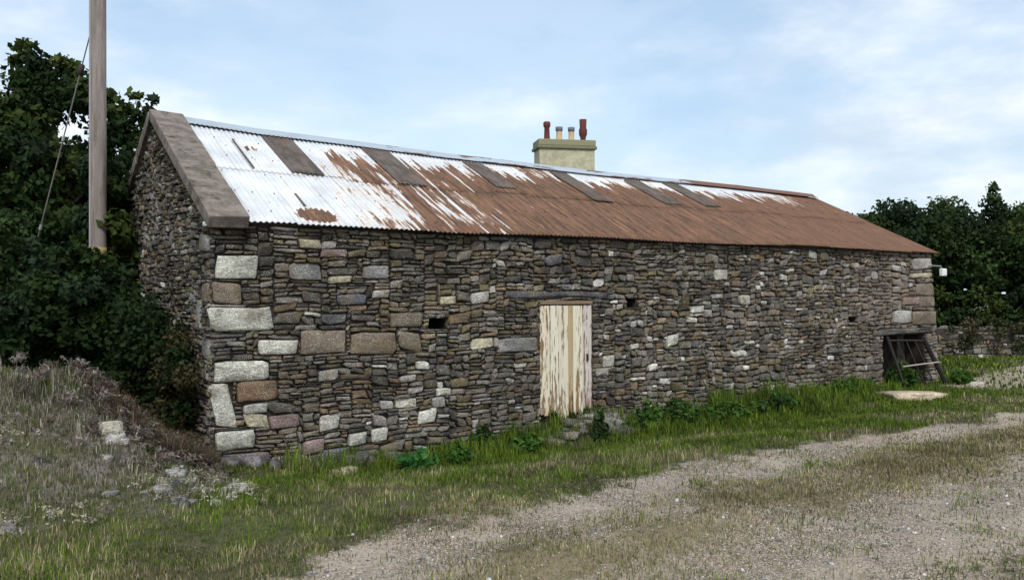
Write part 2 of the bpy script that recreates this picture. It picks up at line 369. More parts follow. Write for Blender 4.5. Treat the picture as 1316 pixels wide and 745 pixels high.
def stones_mesh(name, rects, to3, colf, back=.055, gap=.0035, proud=(-.004, .042), warp=.022):
    """rects in (u,v); to3(u, v, depth outward) -> world xyz"""
    V = []; F4 = []; F3 = []; C = []
    for (a, b, c, d, k) in rects:
        w, h = c - a, d - b
        big = k in ('w', 't', 'g', 'L', 'p', 'c', 'k', 'v', 'b', 'r') 
        g = gap * random.uniform(.4, 1.8) * (1 if k or random.random() < .85 else 2.6)
        cx, cz = (a + c) / 2, (b + d) / 2; rx, rz = w / 2 - g, max(h / 2 - g, .006)
        n = 14; pw = random.uniform(.14, .5) if not k else random.uniform(.14, .34)
        if k == 'L': pw = .1
        dep = random.uniform(*proud) + (.01 if big else 0); tiltu = random.uniform(-.014, .014) / max(w, .07); tiltv = random.uniform(-.012, .012) / max(h, .04); skew = random.uniform(-.24, .24) * (1.5 if h > .06 and not k else 1) * (.3 if big and w > .4 else 1)
        jit = [random.uniform(.76, 1.1) if not k else random.uniform(.89, 1.04) for _ in range(n)]; dj = [random.uniform(-.006, .006) for _ in range(n)]
        col = colf(cx, cz, k); ph = random.uniform(-.25, .25)
        def pt(s, dd, i=None):
            th = 2 * math.pi * i / n + ph; q = jit[i] * s
            x = math.copysign(abs(math.cos(th)) ** pw, math.cos(th)) * rx * q; z = math.copysign(abs(math.sin(th)) ** pw, math.sin(th)) * rz * q
            z += x * skew * min(1, rz / max(rx, .01)); x += z * skew
            u, v = cx + x, cz + z
            nv = noise.noise(Vector((u * 1.3, v * 1.6, 3.1))); nu = noise.noise(Vector((u * 1.1, v * 1.3, 9.7)))
            return to3(u + nu * warp, v + nv * warp * 1.6, dd + (x * tiltu + z * tiltv if dd > 0 else 0))
        o = len(V)
        rings = ((1., -back), (1.0, dep * .35), (.955, dep * .8), (.74, dep * 1.05 + .002))
        for s, dd in rings:
            for i in range(n): V.append(pt(s, dd + (dj[i] if s < 1 else 0), i))
        xx = to3(cx + noise.noise(Vector((cx * 1.1, cz * 1.3, 9.7))) * warp, cz + noise.noise(Vector((cx * 1.3, cz * 1.6, 3.1))) * warp * 1.6, dep * 1.1 + .004); V.append(xx)
        C += [col] * (n * 4 + 1)
        for r_ in range(3):
            for i in range(n):
                i2 = (i + 1) % n; F4.append((o + r_ * n + i, o + r_ * n + i2, o + (r_ + 1) * n + i2, o + (r_ + 1) * n + i))
        for i in range(n): F3.append((o + 3 * n + i, o + 3 * n + (i + 1) % n, o + 4 * n))
    return mesh_np(name, V, [np.array(F4), np.array(F3)], np.array(C), True)
def solid_cells(us, vs, solid, to3):
    """blocky wall body with openings: faces only between solid and empty; to3(u,v,side) side 0 front / 1 back"""
    mb = MB(); S = lambda i, j: 0 <= i < len(us) - 1 and 0 <= j < len(vs) - 1 and solid((us[i] + us[i + 1]) / 2, (vs[j] + vs[j + 1]) / 2)
    for i in range(len(us) - 1):
        for j in range(len(vs) - 1):
            if not S(i, j): continue
            a, b, c, d = us[i], vs[j], us[i + 1], vs[j + 1]
            P = lambda u, v, s: to3(u, v, s)
            mb.add([P(a, b, 0), P(c, b, 0), P(c, d, 0), P(a, d, 0)], [(0, 1, 2, 3)]); mb.add([P(a, b, 1), P(c, b, 1), P(c, d, 1), P(a, d, 1)], [(3, 2, 1, 0)])
            if not S(i - 1, j): mb.add([P(a, b, 0), P(a, d, 0), P(a, d, 1), P(a, b, 1)], [(0, 1, 2, 3)])
            if not S(i + 1, j): mb.add([P(c, b, 0), P(c, b, 1), P(c, d, 1), P(c, d, 0)], [(0, 1, 2, 3)])
            if not S(i, j - 1): mb.add([P(a, b, 0), P(a, b, 1), P(c, b, 1), P(c, b, 0)], [(0, 1, 2, 3)])
            if not S(i, j + 1): mb.add([P(a, d, 0), P(c, d, 0), P(c, d, 1), P(a, d, 1)], [(0, 1, 2, 3)])
    return mb

FIX = [(0.06,2.19,0.60,2.50,"w"),(1.02,2.16,1.46,2.41,"g"),(0.01,1.50,0.81,1.83,"w"),(0.59,1.19,1.13,1.39,"w"),(1.17,1.17,1.83,1.51,"t"),(1.85,1.14,2.59,1.45,"t"),(2.61,1.18,2.96,1.44,"t"),(0.04,0.87,0.76,1.14,"w"),(0.03,0.30,0.30,0.87,"w"),(0.33,0.61,0.88,0.89,"r"),(0.41,0.46,0.74,0.59,"p"),(0.44,0.27,0.74,0.45,"c"),(0.75,0.25,1.17,0.43,"k"),(0.05,-0.00,0.57,0.26,"w"),(1.41,0.81,1.72,0.98,"p"),(1.43,0.15,1.71,0.36,"p"),(1.19,-0.13,1.51,0.06,"k"),(0.79,-0.30,1.26,-0.11,"p"),(0.14,-0.27,0.74,-0.03,"v"),(1.43,-0.34,1.87,-0.09,"b"),(1.84,-0.09,2.09,0.10,"w"),(2.19,-0.06,2.42,0.13,"w"),(1.93,-0.31,2.30,-0.15,"g"),(2.90,0.12,3.22,0.33,"w"),(2.30,0.39,2.53,0.52,"p"),(2.55,0.38,2.87,0.53,"w"),(3.11,0.34,3.35,0.49,"p"),(2.60,0.74,2.87,0.85,"p"),(2.87,0.91,3.10,1.03,"w"),(3.27,1.83,3.54,1.95,"c"),(2.20,1.91,2.47,2.04,"p"),(1.56,2.14,1.88,2.24,"c"),(3.79,1.82,4.12,2.00,"p"),(3.79,1.16,4.17,1.32,"c"),(3.20,0.50,3.44,0.60,"w"),(2.76,0.58,3.01,0.67,"p"),(1.15,2.58,1.46,2.70,"c"),(1.47,2.59,1.68,2.69,"p"),(0.03,1.87,0.40,2.16,"t"),(1.43,2.48,1.82,2.58,"k"),(1.67,1.83,2.11,1.98,"b"),(4.27,1.09,5.02,1.30,"g"),(2.46,1.51,3.01,1.73,"t"),(3.08,1.47,3.38,1.62,"d"),(2.03,2.19,2.46,2.39,"g"),(4.41,1.90,6.40,2.03,"L"),(6.31,0.79,6.56,0.98,"w"),(6.15,0.64,6.43,0.79,"p"),(7.70,1.06,7.97,1.26,"w"),(8.32,1.62,8.63,1.75,"w"),(8.64,1.54,8.82,1.68,"p"),(8.91,2.20,9.25,2.41,"w"),(9.55,1.77,9.83,1.97,"w"),(7.53,0.42,7.78,0.53,"w"),(7.30,0.65,7.48,0.78,"w"),(9.76,1.35,10.08,1.46,"p"),(11.51,2.66,11.75,2.81,"w"),(9.98,2.03,10.10,2.13,"w"),(14.97,2.49,15.81,2.75,"p"),(14.9,2.31,15.75,2.42,"c"),(15.1,1.92,15.75,2.2,"t"),(14.6,1.70,15.2,1.9,"k"),(15.2,1.66,15.75,1.9,"t"),(14.24,1.3,14.9,1.6,"p"),(14.95,1.26,15.75,1.6,"t"),(14.21,1.09,14.72,1.22,"p"),(12.8,1.38,13.04,1.5,"d"),(6.81,1.74,7.05,1.89,"d"),(13.7,1.07,15.6,1.22,'L')]
L = 15.75; HW = 3.2; EZ = 2.9
DX0, DX1, DZ1 = 5.03, 6.09, 1.87
GX0, GX1, GZ1 = 13.9, 15.35, 1.07
barn = empty('stone_barn', (L / 2, HW, -.1))
tag(barn, 'long low rubble stone barn with rusting corrugated iron roof and one peeling plank door', 'barn')
def batter(x, z): return x + .28 * max(0, min(1, (x - 12.5) / 3.2)) ** 2 * (1 - z / 2.9)
def front3(u, v, d): return (batter(u, v), -d, v)
def in_hole(u, v): return any(a < u < c and b < v < d for a, b, c, d, k in FIX if k == 'd')
def in_open(u, v): return (DX0 < u < DX1 and v < DZ1) or (GX0 < u < GX1 and v < GZ1)
def sizer(x, z):
    l = 1 - min(1, max(0, (x - 2.0) / 3.5)); r = random.random()
    if r < .14: w, h = random.uniform(.22, .42), random.uniform(.10, .19)
    elif r < .14 + .2 + .3 * l: w, h = random.uniform(.14, .42), random.uniform(.035, .08)
    else: w, h = random.uniform(.10, .25), random.uniform(.06, .13)
    w *= .85 + .3 * l
    if x > 14 and z > 1: w *= 1.6; h *= 1.3
    return w, h
def colf(u, v, k):
    if k:
        f = random.uniform(.88, 1.12); return tuple(c * f for c in KIND[k])
    light = .008 if u < 2 else (.03 if v < 1 and u < 5 else .012)
    if u > 6.2: light = .03 + .05 * math.exp(-((v - 1.2) / .7) ** 2)
    c = pick(light); g = 1.0
    if u > 6.2: g = 1.12
    if 13 < u: c = tuple(.6 * q + .4 * w for q, w in zip(c, (.20, .165, .14)))
    return tuple(q * g for q in c)
rects = pack(0, L, -.55, 2.86, .03, .018, FIX, in_open, sizer)
link('front_wall', stones_mesh('front_wall', rects, front3, colf), M_STONE, barn)
us = [0, DX0, DX1, GX0, GX1, L]; us2 = sorted(set(us + [12.5, 13.2, 14.5, 15] + [q for f in FIX if f[4] == 'd' for q in (f[0], f[2])]))
mb = solid_cells(us2, sorted([-.6, 0, .6, GZ1, DZ1, 2.4, 2.88] + [q for f in FIX if f[4] == 'd' for q in (f[1], f[3])]), lambda u, v: not in_open(u, v) and not in_hole(u, v), lambda u, v, s: (batter(u, v), .465 * s + .035, v))
mb.build('wall_core', M_CORE, barn)
# near gable
AP = 4.66
def gab(y): return 2.9 + (AP - 2.9) * (1 - abs(y - HW) / HW)
def gsizer(x, z): return random.uniform(.09, .28), random.uniform(.05, .13)
gfix = [(0, 1.87, .34, 2.16, 't'), (0, 2.52, .4, 2.75, 'g'), (0, 1.15, .3, 1.45, 'g'), (.02, .9, .42, 1.13, 'p'), (.34, 1.5, .5, 1.95, 'g')]
grects = pack(0, 6.4, -.55, 4.7, .03, .025, gfix, lambda u, v: v > gab(u) - .06, gsizer)
def gcol(u, v, k):
    if k: return tuple(c * .9 for c in KIND[k])
    return pick(.04)
link('gable_wall', stones_mesh('gable_wall', grects, lambda u, v, d: (-d, u, v), gcol), M_STONE, barn)
mb = MB()
def gprism(mb, x0, x1, top):
    ys = [(.504 if x0 < 1 else .504), HW, 5.9]
    P = [(y, z) for y, z in ((.504, -.6), (5.896, -.6), (5.896, gab(5.896) + top), (HW, AP + top), (.504, gab(.504) + top))]
    n = 5; vs = [(x0, y, z) for y, z in P] + [(x1, y, z) for y, z in P]
    mb.add(vs, [tuple(range(n))[::-1], tuple(range(n, 2 * n))] + [(i, (i + 1) % n, n + (i + 1) % n, n + i) for i in range(n)])
gprism(mb, .035, .5, -.02); mb.build('wall_core', M_CORE, barn)
mb = MB(); gprism(mb, L - .5, L, -.42); mb.box((L / 2, 6.15, 1.13), (L - .01, .5, 3.46)); mb.box((L + .14, .9, .2), (.3, .8, 1.5), j=.0)
mb.build('rear_wall', mat_noise('rubble', (.06, .055, .05), (.14, .13, .12), 5, 30, bump=1, bd=.03), barn)

# ------------------------------------------------------------------ roof
def ridge(x): return float(np.interp(x, [0, .5, 1.6, 3.4, 5.3, 7.5, 10.5, 13, 16], [4.72, 4.69, 4.62, 4.59, 4.52, 4.49, 4.45, 4.44, 4.43]))
def rp(x, Y, off=0):
    """front slope: point over plan position (x,Y) pushed off along the slope's normal"""
    sag = .012 * math.sin(x * 1.3) + .01 * math.sin(x * .47 + 1)
    s = (ridge(x) - 2.93) / HW; z = 2.93 + s * Y + sag * (1 - Y / HW * .5) - (.0 if x < 13 else .02 * (x - 13))
    nl = math.hypot(1, s); return (x, Y - off * s / nl, z + off / nl)
def rpb(x, Y, off=0):
    p = rp(x, 2 * HW - Y, off); return (p[0], 2 * HW - p[1], p[2])
def rpm(x, Y, off=0):
    p = rp(x, Y, off); return (p[0], 2 * HW - p[1], p[2])
PITCH = .076; AMP = .010
def sheet(x0, x1, y0, y1, base, V, F, C, rnd, f=rp, rows=7, skew=0):
    nper = 6; n = max(2, int(round((x1 - x0) / PITCH * nper)))
    o = len(V); e0 = random.uniform(-.03, .012); curl = random.uniform(0, .005)
    for j in range(rows + 1):
        t = j / rows
        for i in range(n + 1):
            x = x0 + (x1 - x0) * i / n; Y = y0 + (y1 - y0) * t + (e0 if t == 0 else 0)
            V.append(f(min(x + skew * (t - .5), L + .1), Y, base + AMP * math.cos(2 * math.pi * x / PITCH) + curl * (1 - t) ** 3)); C.append((rnd, t, 0))
    for j in range(rows):
        for i in range(n): a = o + j * (n + 1) + i; F.append((a, a + 1, a + n + 2, a + n + 1))
V = []; F = []; C = []
xe = .40; k = 0
while xe < L + .02:
    w = .684; x1 = min(xe + w, L + .1)
    lap = random.uniform(1.45, 1.6)
    sheet(xe, x1 + .03, -.13, lap + .1, .020 + .003 * (k % 2), V, F, C, random.random())
    sheet(xe, x1 + .03, lap, HW - .03, .025 + .003 * (k % 2), V, F, C, random.random())
    xe = x1 if x1 < L + .1 else L + 1; k += 1
nsheet = len(F); nv = MB()
for Yn in (.15, .75, 1.35, 1.95, 2.6):
    for i in range(0, 56):
        x = PITCH * round((.45 + i * PITCH * 4 + PITCH * random.randint(0, 1)) / PITCH)
        if x < L and random.random() < .85:
            p = rp(x, Yn + random.uniform(-.03, .03), .036 + (.012 if Yn > 1.4 else 0)); nv.box(p, (.016, .016, .01))
o_ = len(V); V += nv.v; C += [(.5, .5, .5)] * len(nv.v); F += [tuple(i + o_ for i in f) for f in nv.f]
me = mesh_np('roof', V, np.array(F), np.array(C), True); me.materials.append(M_ROOF); me.materials.append(mat_noise('nail_rust', (.05, .035, .025), (.1, .06, .04), 20, 60))
me.polygons.foreach_set('material_index', [0] * nsheet + [1] * (len(F) - nsheet))
roof = link('roof', me, None, barn)
m = roof.modifiers.new('s', 'SOLIDIFY'); m.thickness = .002; m.offset = -1
V = []; F = []; C = []
sheet(.40, L + .1, -.13, HW - .03, .02, V, F, C, .5, rpm, 3)
link('rear_slope', mesh_np('rear_slope', V, np.array(F), np.array(C), True), M_ROOF, roof)
# darker replacement sheets, one by one
for (x, w, y0, y1) in ((1.62, .5, 1.55, 3.0), (3.38, .5, 1.5, 3.02), (5.38, .42, 1.75, 2.98), (7.36, .45, 1.5, 3.0), (9.3, .45, 1.65, 2.95), (10.45, .42, 1.7, 3.0)):
    V = []; F = []; C = []
    sheet(x, x + w, y0, y1, .047, V, F, C, .5)
    o = link('patch_sheet', mesh_np('patch_sheet', V, np.array(F), np.array(C), True), M_PATCH, roof); o.modifiers.new('s', 'SOLIDIFY').thickness = -.004
# a dark seam where two sheets have pulled apart
M_SEAM = mat_noise('seam_rust', (.07, .05, .04), (.12, .09, .07), 10, 60)
for x0, ya, yb in ((1.02, 1.55, 2.65), (1.35, .35, .75)):
    mb = MB(); A = rp(x0, ya, .048); B = rp(x0 + .01, yb, .048); A2 = rp(x0 + .035, ya, .048); B2 = rp(x0 + .035, yb, .048)
    mb.add([A, A2, B2, B, *(Vector(q) + Vector((0, 0, .004)) for q in (A, A2, B2, B))], [(0, 1, 2, 3)[::-1], (4, 5, 6, 7), (0, 1, 5, 4), (1, 2, 6, 5), (2, 3, 7, 6), (3, 0, 4, 7)])
    mb.build('lifted_seam', M_SEAM, roof)
# ridge flashing in lengths
V = []; F = []; C = []
def ridge_len(x0, x1, lift):
    n = int((x1 - x0) / .038); o = len(V); prof = [(-.17, 0), (-.085, 0), (-.03, .012), (0, .03), (.03, .012), (.085, 0), (.17, 0)]
    for i in range(n + 1):
        x = x0 + (x1 - x0) * i / n
        for (dy, up) in prof:
            if dy <= 0: p = rp(x, HW + dy, .058 + lift)
            else: p = rpb(x, HW + dy, .058 + lift)
            w = .006 * math.cos(2 * math.pi * x / PITCH) if abs(dy) > .16 else 0
            V.append((p[0], p[1], p[2] + up + w)); C.append((.5, .5, .5))
    np_ = len(prof)
    for i in range(n):
        for j in range(np_ - 1): a = o + i * np_ + j; F.append((a, a + 1, a + np_ + 1, a + np_))
x = .42; k = 0
while x < L - .6:
    x1 = min(x + 1.83, L + .05); ridge_len(x, x1, .004 * (k % 2) + (.012 if x > 11 else 0) + random.uniform(0, .006)); x = x1 - .04; k += 1
o = link('ridge_cap', mesh_np('ridge_cap', V, np.array(F), np.array(C), True), M_RIDGE, roof); o.modifiers.new('s', 'SOLIDIFY').thickness = .003
# skew coping on the near gable
mb = MB()
def cop(s0, s1, f, x0=-.07, x1=.43, th=.13):
    P = []
    for t in (s0, s1):
        for xx in (x0, x1):
            for o_ in (-.03, th): P.append(f(xx + random.uniform(-.008, .008), t, o_ + random.uniform(-.006, .006)))
    mb.add(P, [(0, 1, 3, 2), (4, 6, 7, 5), (0, 4, 5, 1), (2, 3, 7, 6), (1, 5, 7, 3), (0, 2, 6, 4)])
segs = [-.2, .62, 1.35, 2.2, HW + .03]
for a, b in zip(segs[:-1], segs[1:]): cop(a, b - .004, rp)
for a, b in zip(segs[:-1], segs[1:]): cop(a, b - .004 - (.04 if b > 3 else 0), rpm)
mb.build('coping', M_CEMENT, barn, bevel=.012)
mb = MB(); mb.box((.17, -.01, 2.86), (.46, .2, .07), j=.006); mb.build('kneeler_stone', M_STONE, barn, bevel=.012)
for v in barn.children[-1].data.color_attributes['Col'].data: v.color = (.07, .075, .05, 1)
mb = MB(); mb.tube([rp(L + .1, -.1, .0), rp(L + .1, 1.5, .0), rp(L + .1, HW, .0)], .02, 6, (.10, .055, .04)); mb.build('verge_trim', M_ATTR, barn)
# dark timber strip standing in for the eave's shadow line below the sheets
mb = MB(); mb.box((8.1, .06, 2.893), (15.2, .1, .03)); mb.build('eave_shadow_strip', M_TIMBER, barn)

# ------------------------------------------------------------------ door
door = empty('door', (DX0, .03, .0)); door.parent = barn; door.location = Vector((DX0, .03, 0)) - Vector(barn.location)
xs = [DX0 + .01, DX0 + .20, DX0 + .37, DX0 + .565, DX0 + .66, DX0 + .86, DX1 - .02]
bot = [.10, .12, .02, .10, .06, .16]; tint = [(1, .95, .86), (1, 1, .96), (.95, .93, .85), (.62, .5, .34), (1, 1, .92), (.82, .78, .84)]
def plank(x0, x1, z0, z1, y, tn):
    mb = MB(); n = 7; vs = []; ed = [(x0 + (x1 - x0) * i / n) for i in range(n + 1)]
    for yy in (y - .012, y + .012):
        for i, x in enumerate(ed): vs.append((x, yy, z0 + random.uniform(-.05, .05)))
        for i, x in enumerate(ed): vs.append((x, yy, z1 + random.uniform(-.002, .002)))
    m = n + 1; fs = []
    for i in range(n):
        fs.append((i, i + 1, m + i + 1, m + i)); fs.append((2 * m + i + 1, 2 * m + i, 3 * m + i, 3 * m + i + 1)); fs.append((i + 1, i, 2 * m + i, 2 * m + i + 1)); fs.append((m + i, m + i + 1, 3 * m + i + 1, 3 * m + i))
    fs.append((0, m, 3 * m, 2 * m)); fs.append((n, 2 * m + n, 3 * m + n, m + n)); mb.add(vs, fs, tn); return mb
for i in range(6):
    plank(xs[i] + .004, xs[i + 1] - .004, bot[i], 1.80 - random.uniform(0, .015), .0 + random.uniform(-.008, .008), tint[i]).build('plank', M_DOOR, door)
for z in (.5, 1.5): mb = MB(); mb.box(((DX0 + DX1) / 2, .045, z), (1.0, .03, .12)); mb.build('ledge', M_TIMBER, door)
mb = MB(); mb.box(((DX0 + DX1) / 2, .03, 1.84), (DX1 - DX0 - .01, .09, .055), col=(.20, .14, .09)); mb.box((DX0 + .0, .06, .9), (.05, .07, 1.82), col=(.2, .15, .1)); mb.box((DX1 - .0, .06, .9), (.05, .07, 1.82), col=(.2, .15, .1)); mb.build('door_frame', M_ATTR, door)
mb = MB(); mb.box((DX1 - .12, -.022, .95), (.03, .02, .12), col=(.05, .035, .03)); mb.tube([(DX1 - .13, -.02, .99), (DX1 - .13, -.06, .98), (DX1 - .13, -.06, .92), (DX1 - .13, -.02, .91)], .007, 6, (.05, .035, .03)); mb.build('latch', M_ATTR, door)
mb = MB(); mb.box(((DX0 + DX1) / 2, .14, .3), (DX1 - DX0 - .02, .08, 3.0)); mb.build('door_back', M_CORE, door)
# blocked low opening at the far end: rough back face
orect = pack(GX0 - .1, GX1 + .3, -.5, 1.3, .03, .025, [], lambda u, v: False, lambda x, z: (random.uniform(.1, .3), random.uniform(.05, .12)))
mb = MB()
for x_ in (GX0 - .15, GX1 + .45): mb.box((x_, .9, .4), (.06, .85, 2.0))
mb.box(((GX0 + GX1) / 2 + .1, .9, 1.33), (1.9, .85, .06)); mb.build('opening_lining', M_CORE, barn)
link('blocked_doorway', stones_mesh('blocked_doorway', orect, lambda u, v, d: (u, 1.25 - d, v), lambda u, v, k: pick(0)), M_STONE, barn)

# ------------------------------------------------------------------ leaning hurdle gate
g = empty('hurdle_gate', (14.65, -.3, -.05)); tag(g, 'dark broken timber gate leaning in the low opening at the barn\'s far end', 'gate')
def bar(p, q, r, name, col): mb = MB(); mb.tube([p, (Vector(p) + Vector(q)) / 2 + Vector((random.uniform(-.01, .01),) * 3), q], r, 6, col); return mb.build(name, M_ATTR, g)
bar((14.28, -.3, -.05), (13.98, -.08, 1.05), .035, 'post', (.03, .027, .025)); bar((15.78, -.34, -.06), (15.28, -.09, 1.0), .05, 'post', (.02, .018, .017))
bar((14.24, -.28, .42), (15.56, -.29, .46), .016, 'rail', (.36, .34, .30)); 
bar((14.03, -.1, .97), (15.26, -.11, .93), .02, 'rail', (.03, .027, .025))
for q_ in (.25, .5, .75): bar((14.24 + 1.5 * q_, -.31, -.02), (14.0 + 1.26 * q_, -.1, .95), .011, 'slat', (.05, .045, .04))

# ------------------------------------------------------------------ little white fitting on the far corner
lt = empty('wall_light', (15.75, -.02, 2.55)); tag(lt, 'small square white lamp held out on a thin arm from the barn\'s far corner', 'lamp')
mb = MB(); mb.tube([(15.6, -.06, 2.58), (15.97, -.1, 2.57), (16.02, -.1, 2.52)], .012, 6, (.3, .3, .3)); mb.build('bracket', M_ATTR, lt)
mb = MB(); mb.box((16.03, -.12, 2.43), (.165, .09, .165), col=(.82, .82, .82)); mb.build('lamp_housing', M_ATTR, lt, bevel=.015)
mb = MB(); mb.box((16.03, -.171, 2.43), (.12, .012, .12), col=(.7, .72, .74)); mb.build('lamp_glass', M_ATTR, lt, bevel=.004)

# ------------------------------------------------------------------ pole and stay
po = empty('telegraph_pole', (-.67, 4.04, .9)); tag(po, 'tall weathered grey timber pole rising out of the bushes beside the gable', 'telegraph pole')
mb = MB(); n = 12; mb.tube([(-.67 + .002 * i, 4.04, -.1 + i * .9) for i in range(n)], [.137 - .0022 * i for i in range(n)], 20); mb.build('pole', M_POLE, po, smooth=True)
mb = MB()
mb.tube([(-.672, 4.04, 2.60), (-.672, 4.04, 2.74)], .140, 20, (.30, .25, .10)); mb.build('depth_band', M_ATTR, po, smooth=True)
mb = MB(); mb.tube([(-.785, 3.99, .7), (-.775, 3.99, 9.2)], .018, 6, (.30, .29, .30)); mb.build('earth_cable', M_ATTR, po)
sw = empty('stay_wire', (-1.65, 4.9, 1.2)); tag(sw, 'thin steel stay wire slanting from the pole down to the left, with an insulator', 'wire')
A = Vector((-.775, 4.06, 6.08)); B = Vector((-1.44, 4.55, 2.97)); D = B + (B - A) * .6
mb = MB(); mb.tube([A, D], .011, 6); mb.build('cable', M_METAL, sw)
mb = MB(); q = A + (B - A) * .17; t = (B - A).normalized(); mb.tube([q - t * .09, q - t * .07, q + t * .07, q + t * .09], [.012, .045, .045, .012], 8, (.04, .03, .03)); mb.build('insulator', M_ATTR, sw, smooth=True)
for f in (.52, .97): q = A + (B - A) * f; mb = MB(); mb.tube([q - t * .04, q + t * .04], .024, 6, (.3, .3, .3)); mb.build('clamp', M_ATTR, sw)

# ------------------------------------------------------------------ house behind with chimney
hs = empty('rendered_house', (12.7, 10.5, 0)); tag(hs, 'house behind the barn, of which only the pale roughcast chimney with four pots shows', 'house')
ch = Vector((12.35, 9.0, 0)); hd = math.atan2(-.80, 1.43) + .12     # direction of the chimney's long side
HM = Matrix.Rotation(hd, 3, 'Z')
def hp(a, b, z): return ch + HM @ Vector((a, b, 0)) + Vector((0, 0, z))
mb = MB()
def hbox(mb, a0, a1, b0, b1, z0, z1, col=(1, 1, 1), j=0):
    mb.add([hp(a, b, z) for z in (z0, z1) for b in (b0, b1) for a in (a0, a1)], [(0, 2, 3, 1), (4, 5, 7, 6), (0, 1, 5, 4), (2, 6, 7, 3), (0, 4, 6, 2), (1, 3, 7, 5)], col)
# walls with gable facing the barn
P = [(-2.6, 0), (2.6, 0), (2.6, 2.7), (0, 4.55), (-2.6, 2.7)]
mb.add([hp(a, -.3, z) for a, z in P] + [hp(a, 8, z) for a, z in P], [(0, 1, 2, 3, 4), (9, 8, 7, 6, 5)] + [((i + 1) % 5, i, 5 + i, 5 + (i + 1) % 5) for i in range(5)])
mb.build('wall', M_RENDER, hs)
mb = MB()
for s in (-1, 1):
    a = [hp(0, -.4, 4.62), hp(0, 8.1, 4.62), hp(s * 2.9, 8.1, 2.56), hp(s * 2.9, -.4, 2.56)]
    mb.add(a + [q + Vector((0, 0, .08)) for q in a], [(0, 1, 2, 3), (7, 6, 5, 4), (0, 4, 5, 1), (1, 5, 6, 2), (2, 6, 7, 3), (3, 7, 4, 0)])
hr = mb.build('roof', M_SLATE, hs)
mb = MB(); hbox(mb, -.81, .81, -.28, .42, 3.5, 6.10); cs = mb.build('chimney', M_RENDER, hs, bevel=.02)
mb = MB(); hbox(mb, -.87, .87, -.34, .48, 6.103, 6.19, (.16, .16, .10)); hbox(mb, -.84, .84, -.31, .45, 6.193, 6.37, (.22, .21, .13)); mb.build('chimney_cap', M_ATTR, cs, bevel=.02)
pots = [(-.52, .56, (.12, .035, .03), .085, 0), (-.16, .42, (.42, .33, .20), .10, 1), (.2, .42, (.42, .32, .19), .095, 1), (.55, .66, (.10, .03, .026), .10, 2)]
for a, h, col, r_, kind in pots:
    mb = MB(); c = hp(a, .02, 6.35)
    if kind == 1:
        mb.lathe(c, [(r_ * 1.05, 0), (r_ * 1.1, .06), (r_ * .88, .07), (r_ * .82, h * .72)], col=col); mb.lathe(c, [(r_ * .84, h * .72), (r_ * 1.0, h * .74), (r_ * 1.05, h), (r_ * .8, h), (r_ * .7, h * .6)], col=(.13, .14, .17))
    elif kind == 0: mb.lathe(c, [(r_ * 1.2, 0), (r_ * 1.0, .1), (r_ * .85, h * .7), (r_ * 1.15, h * .74), (r_ * 1.25, h * .92), (r_ * 1.0, h), (r_ * .7, h), (r_ * .6, h * .6)], col=col)
    else: mb.lathe(c, [(r_ * .75, 0), (r_ * .8, .14), (r_ * 1.15, .22), (r_ * 1.2, .36), (r_ * .95, .42), (r_ * 1.05, h), (r_ * .75, h), (r_ * .7, h * .6)], col=col)
    mb.build('chimney_pot', M_ATTR, cs, smooth=True)

# ------------------------------------------------------------------ vegetation
def leaf_cloud(cent, rad, per, size, cols, squash=1., shell=.75, elong=1.5, droop=.3, rng=rs):
    """cent (n,3), rad (n,), per leaves each; diamond leaves folded along the midrib"""
    n = len(cent); idx = np.repeat(np.arange(n), np.clip(per * (rad / np.median(rad)) ** 2.3, per * .08, per * 2).astype(int)); N = len(idx)
    d = rng.normal(size=(N, 3)); d /= np.linalg.norm(d, axis=1)[:, None]
    rr = rad[idx] * (shell + (1 - shell) * rng.rand(N)) ** .8 * (rng.rand(N) ** .3) * (1 + .55 * vn(d[:, 0] + idx * 3.1, d[:, 1] + d[:, 2] * 1.7, 2.2, 70))
    p = cent[idx] + d * rr[:, None] * np.array([1, 1, squash])
    a = rng.normal(size=(N, 3)) + d * .6; a[:, 2] -= droop; a /= np.linalg.norm(a, axis=1)[:, None]
    up = d + rng.normal(size=(N, 3)) * .6; b = np.cross(a, up); b /= np.linalg.norm(b, axis=1)[:, None] + 1e-9; nn = np.cross(a, b)
    s = size * rng.uniform(.6, 1.3, N)[:, None]
    V = np.stack([p - a * s * elong * .5, p + b * s * .5 + nn * s * .12, p + a * s * elong * .5, p - b * s * .5 + nn * s * .12], 1).reshape(-1, 3)
    I = np.arange(N) * 4; F = np.stack([np.stack([I, I + 1, I + 2], 1), np.stack([I, I + 2, I + 3], 1)], 1).reshape(-1, 3)
    cc = np.array(cols)[rng.randint(len(cols), size=n)][idx] * rng.uniform(.7, 1.35, N)[:, None]
    return V, F, np.repeat(cc, 4, 0)
DARK = [(.015, .030, .009), (.024, .045, .012), (.018, .034, .015), (.045, .066, .016)]
MIDG = [(.04, .075, .022), (.055, .095, .028), (.035, .06, .022)]
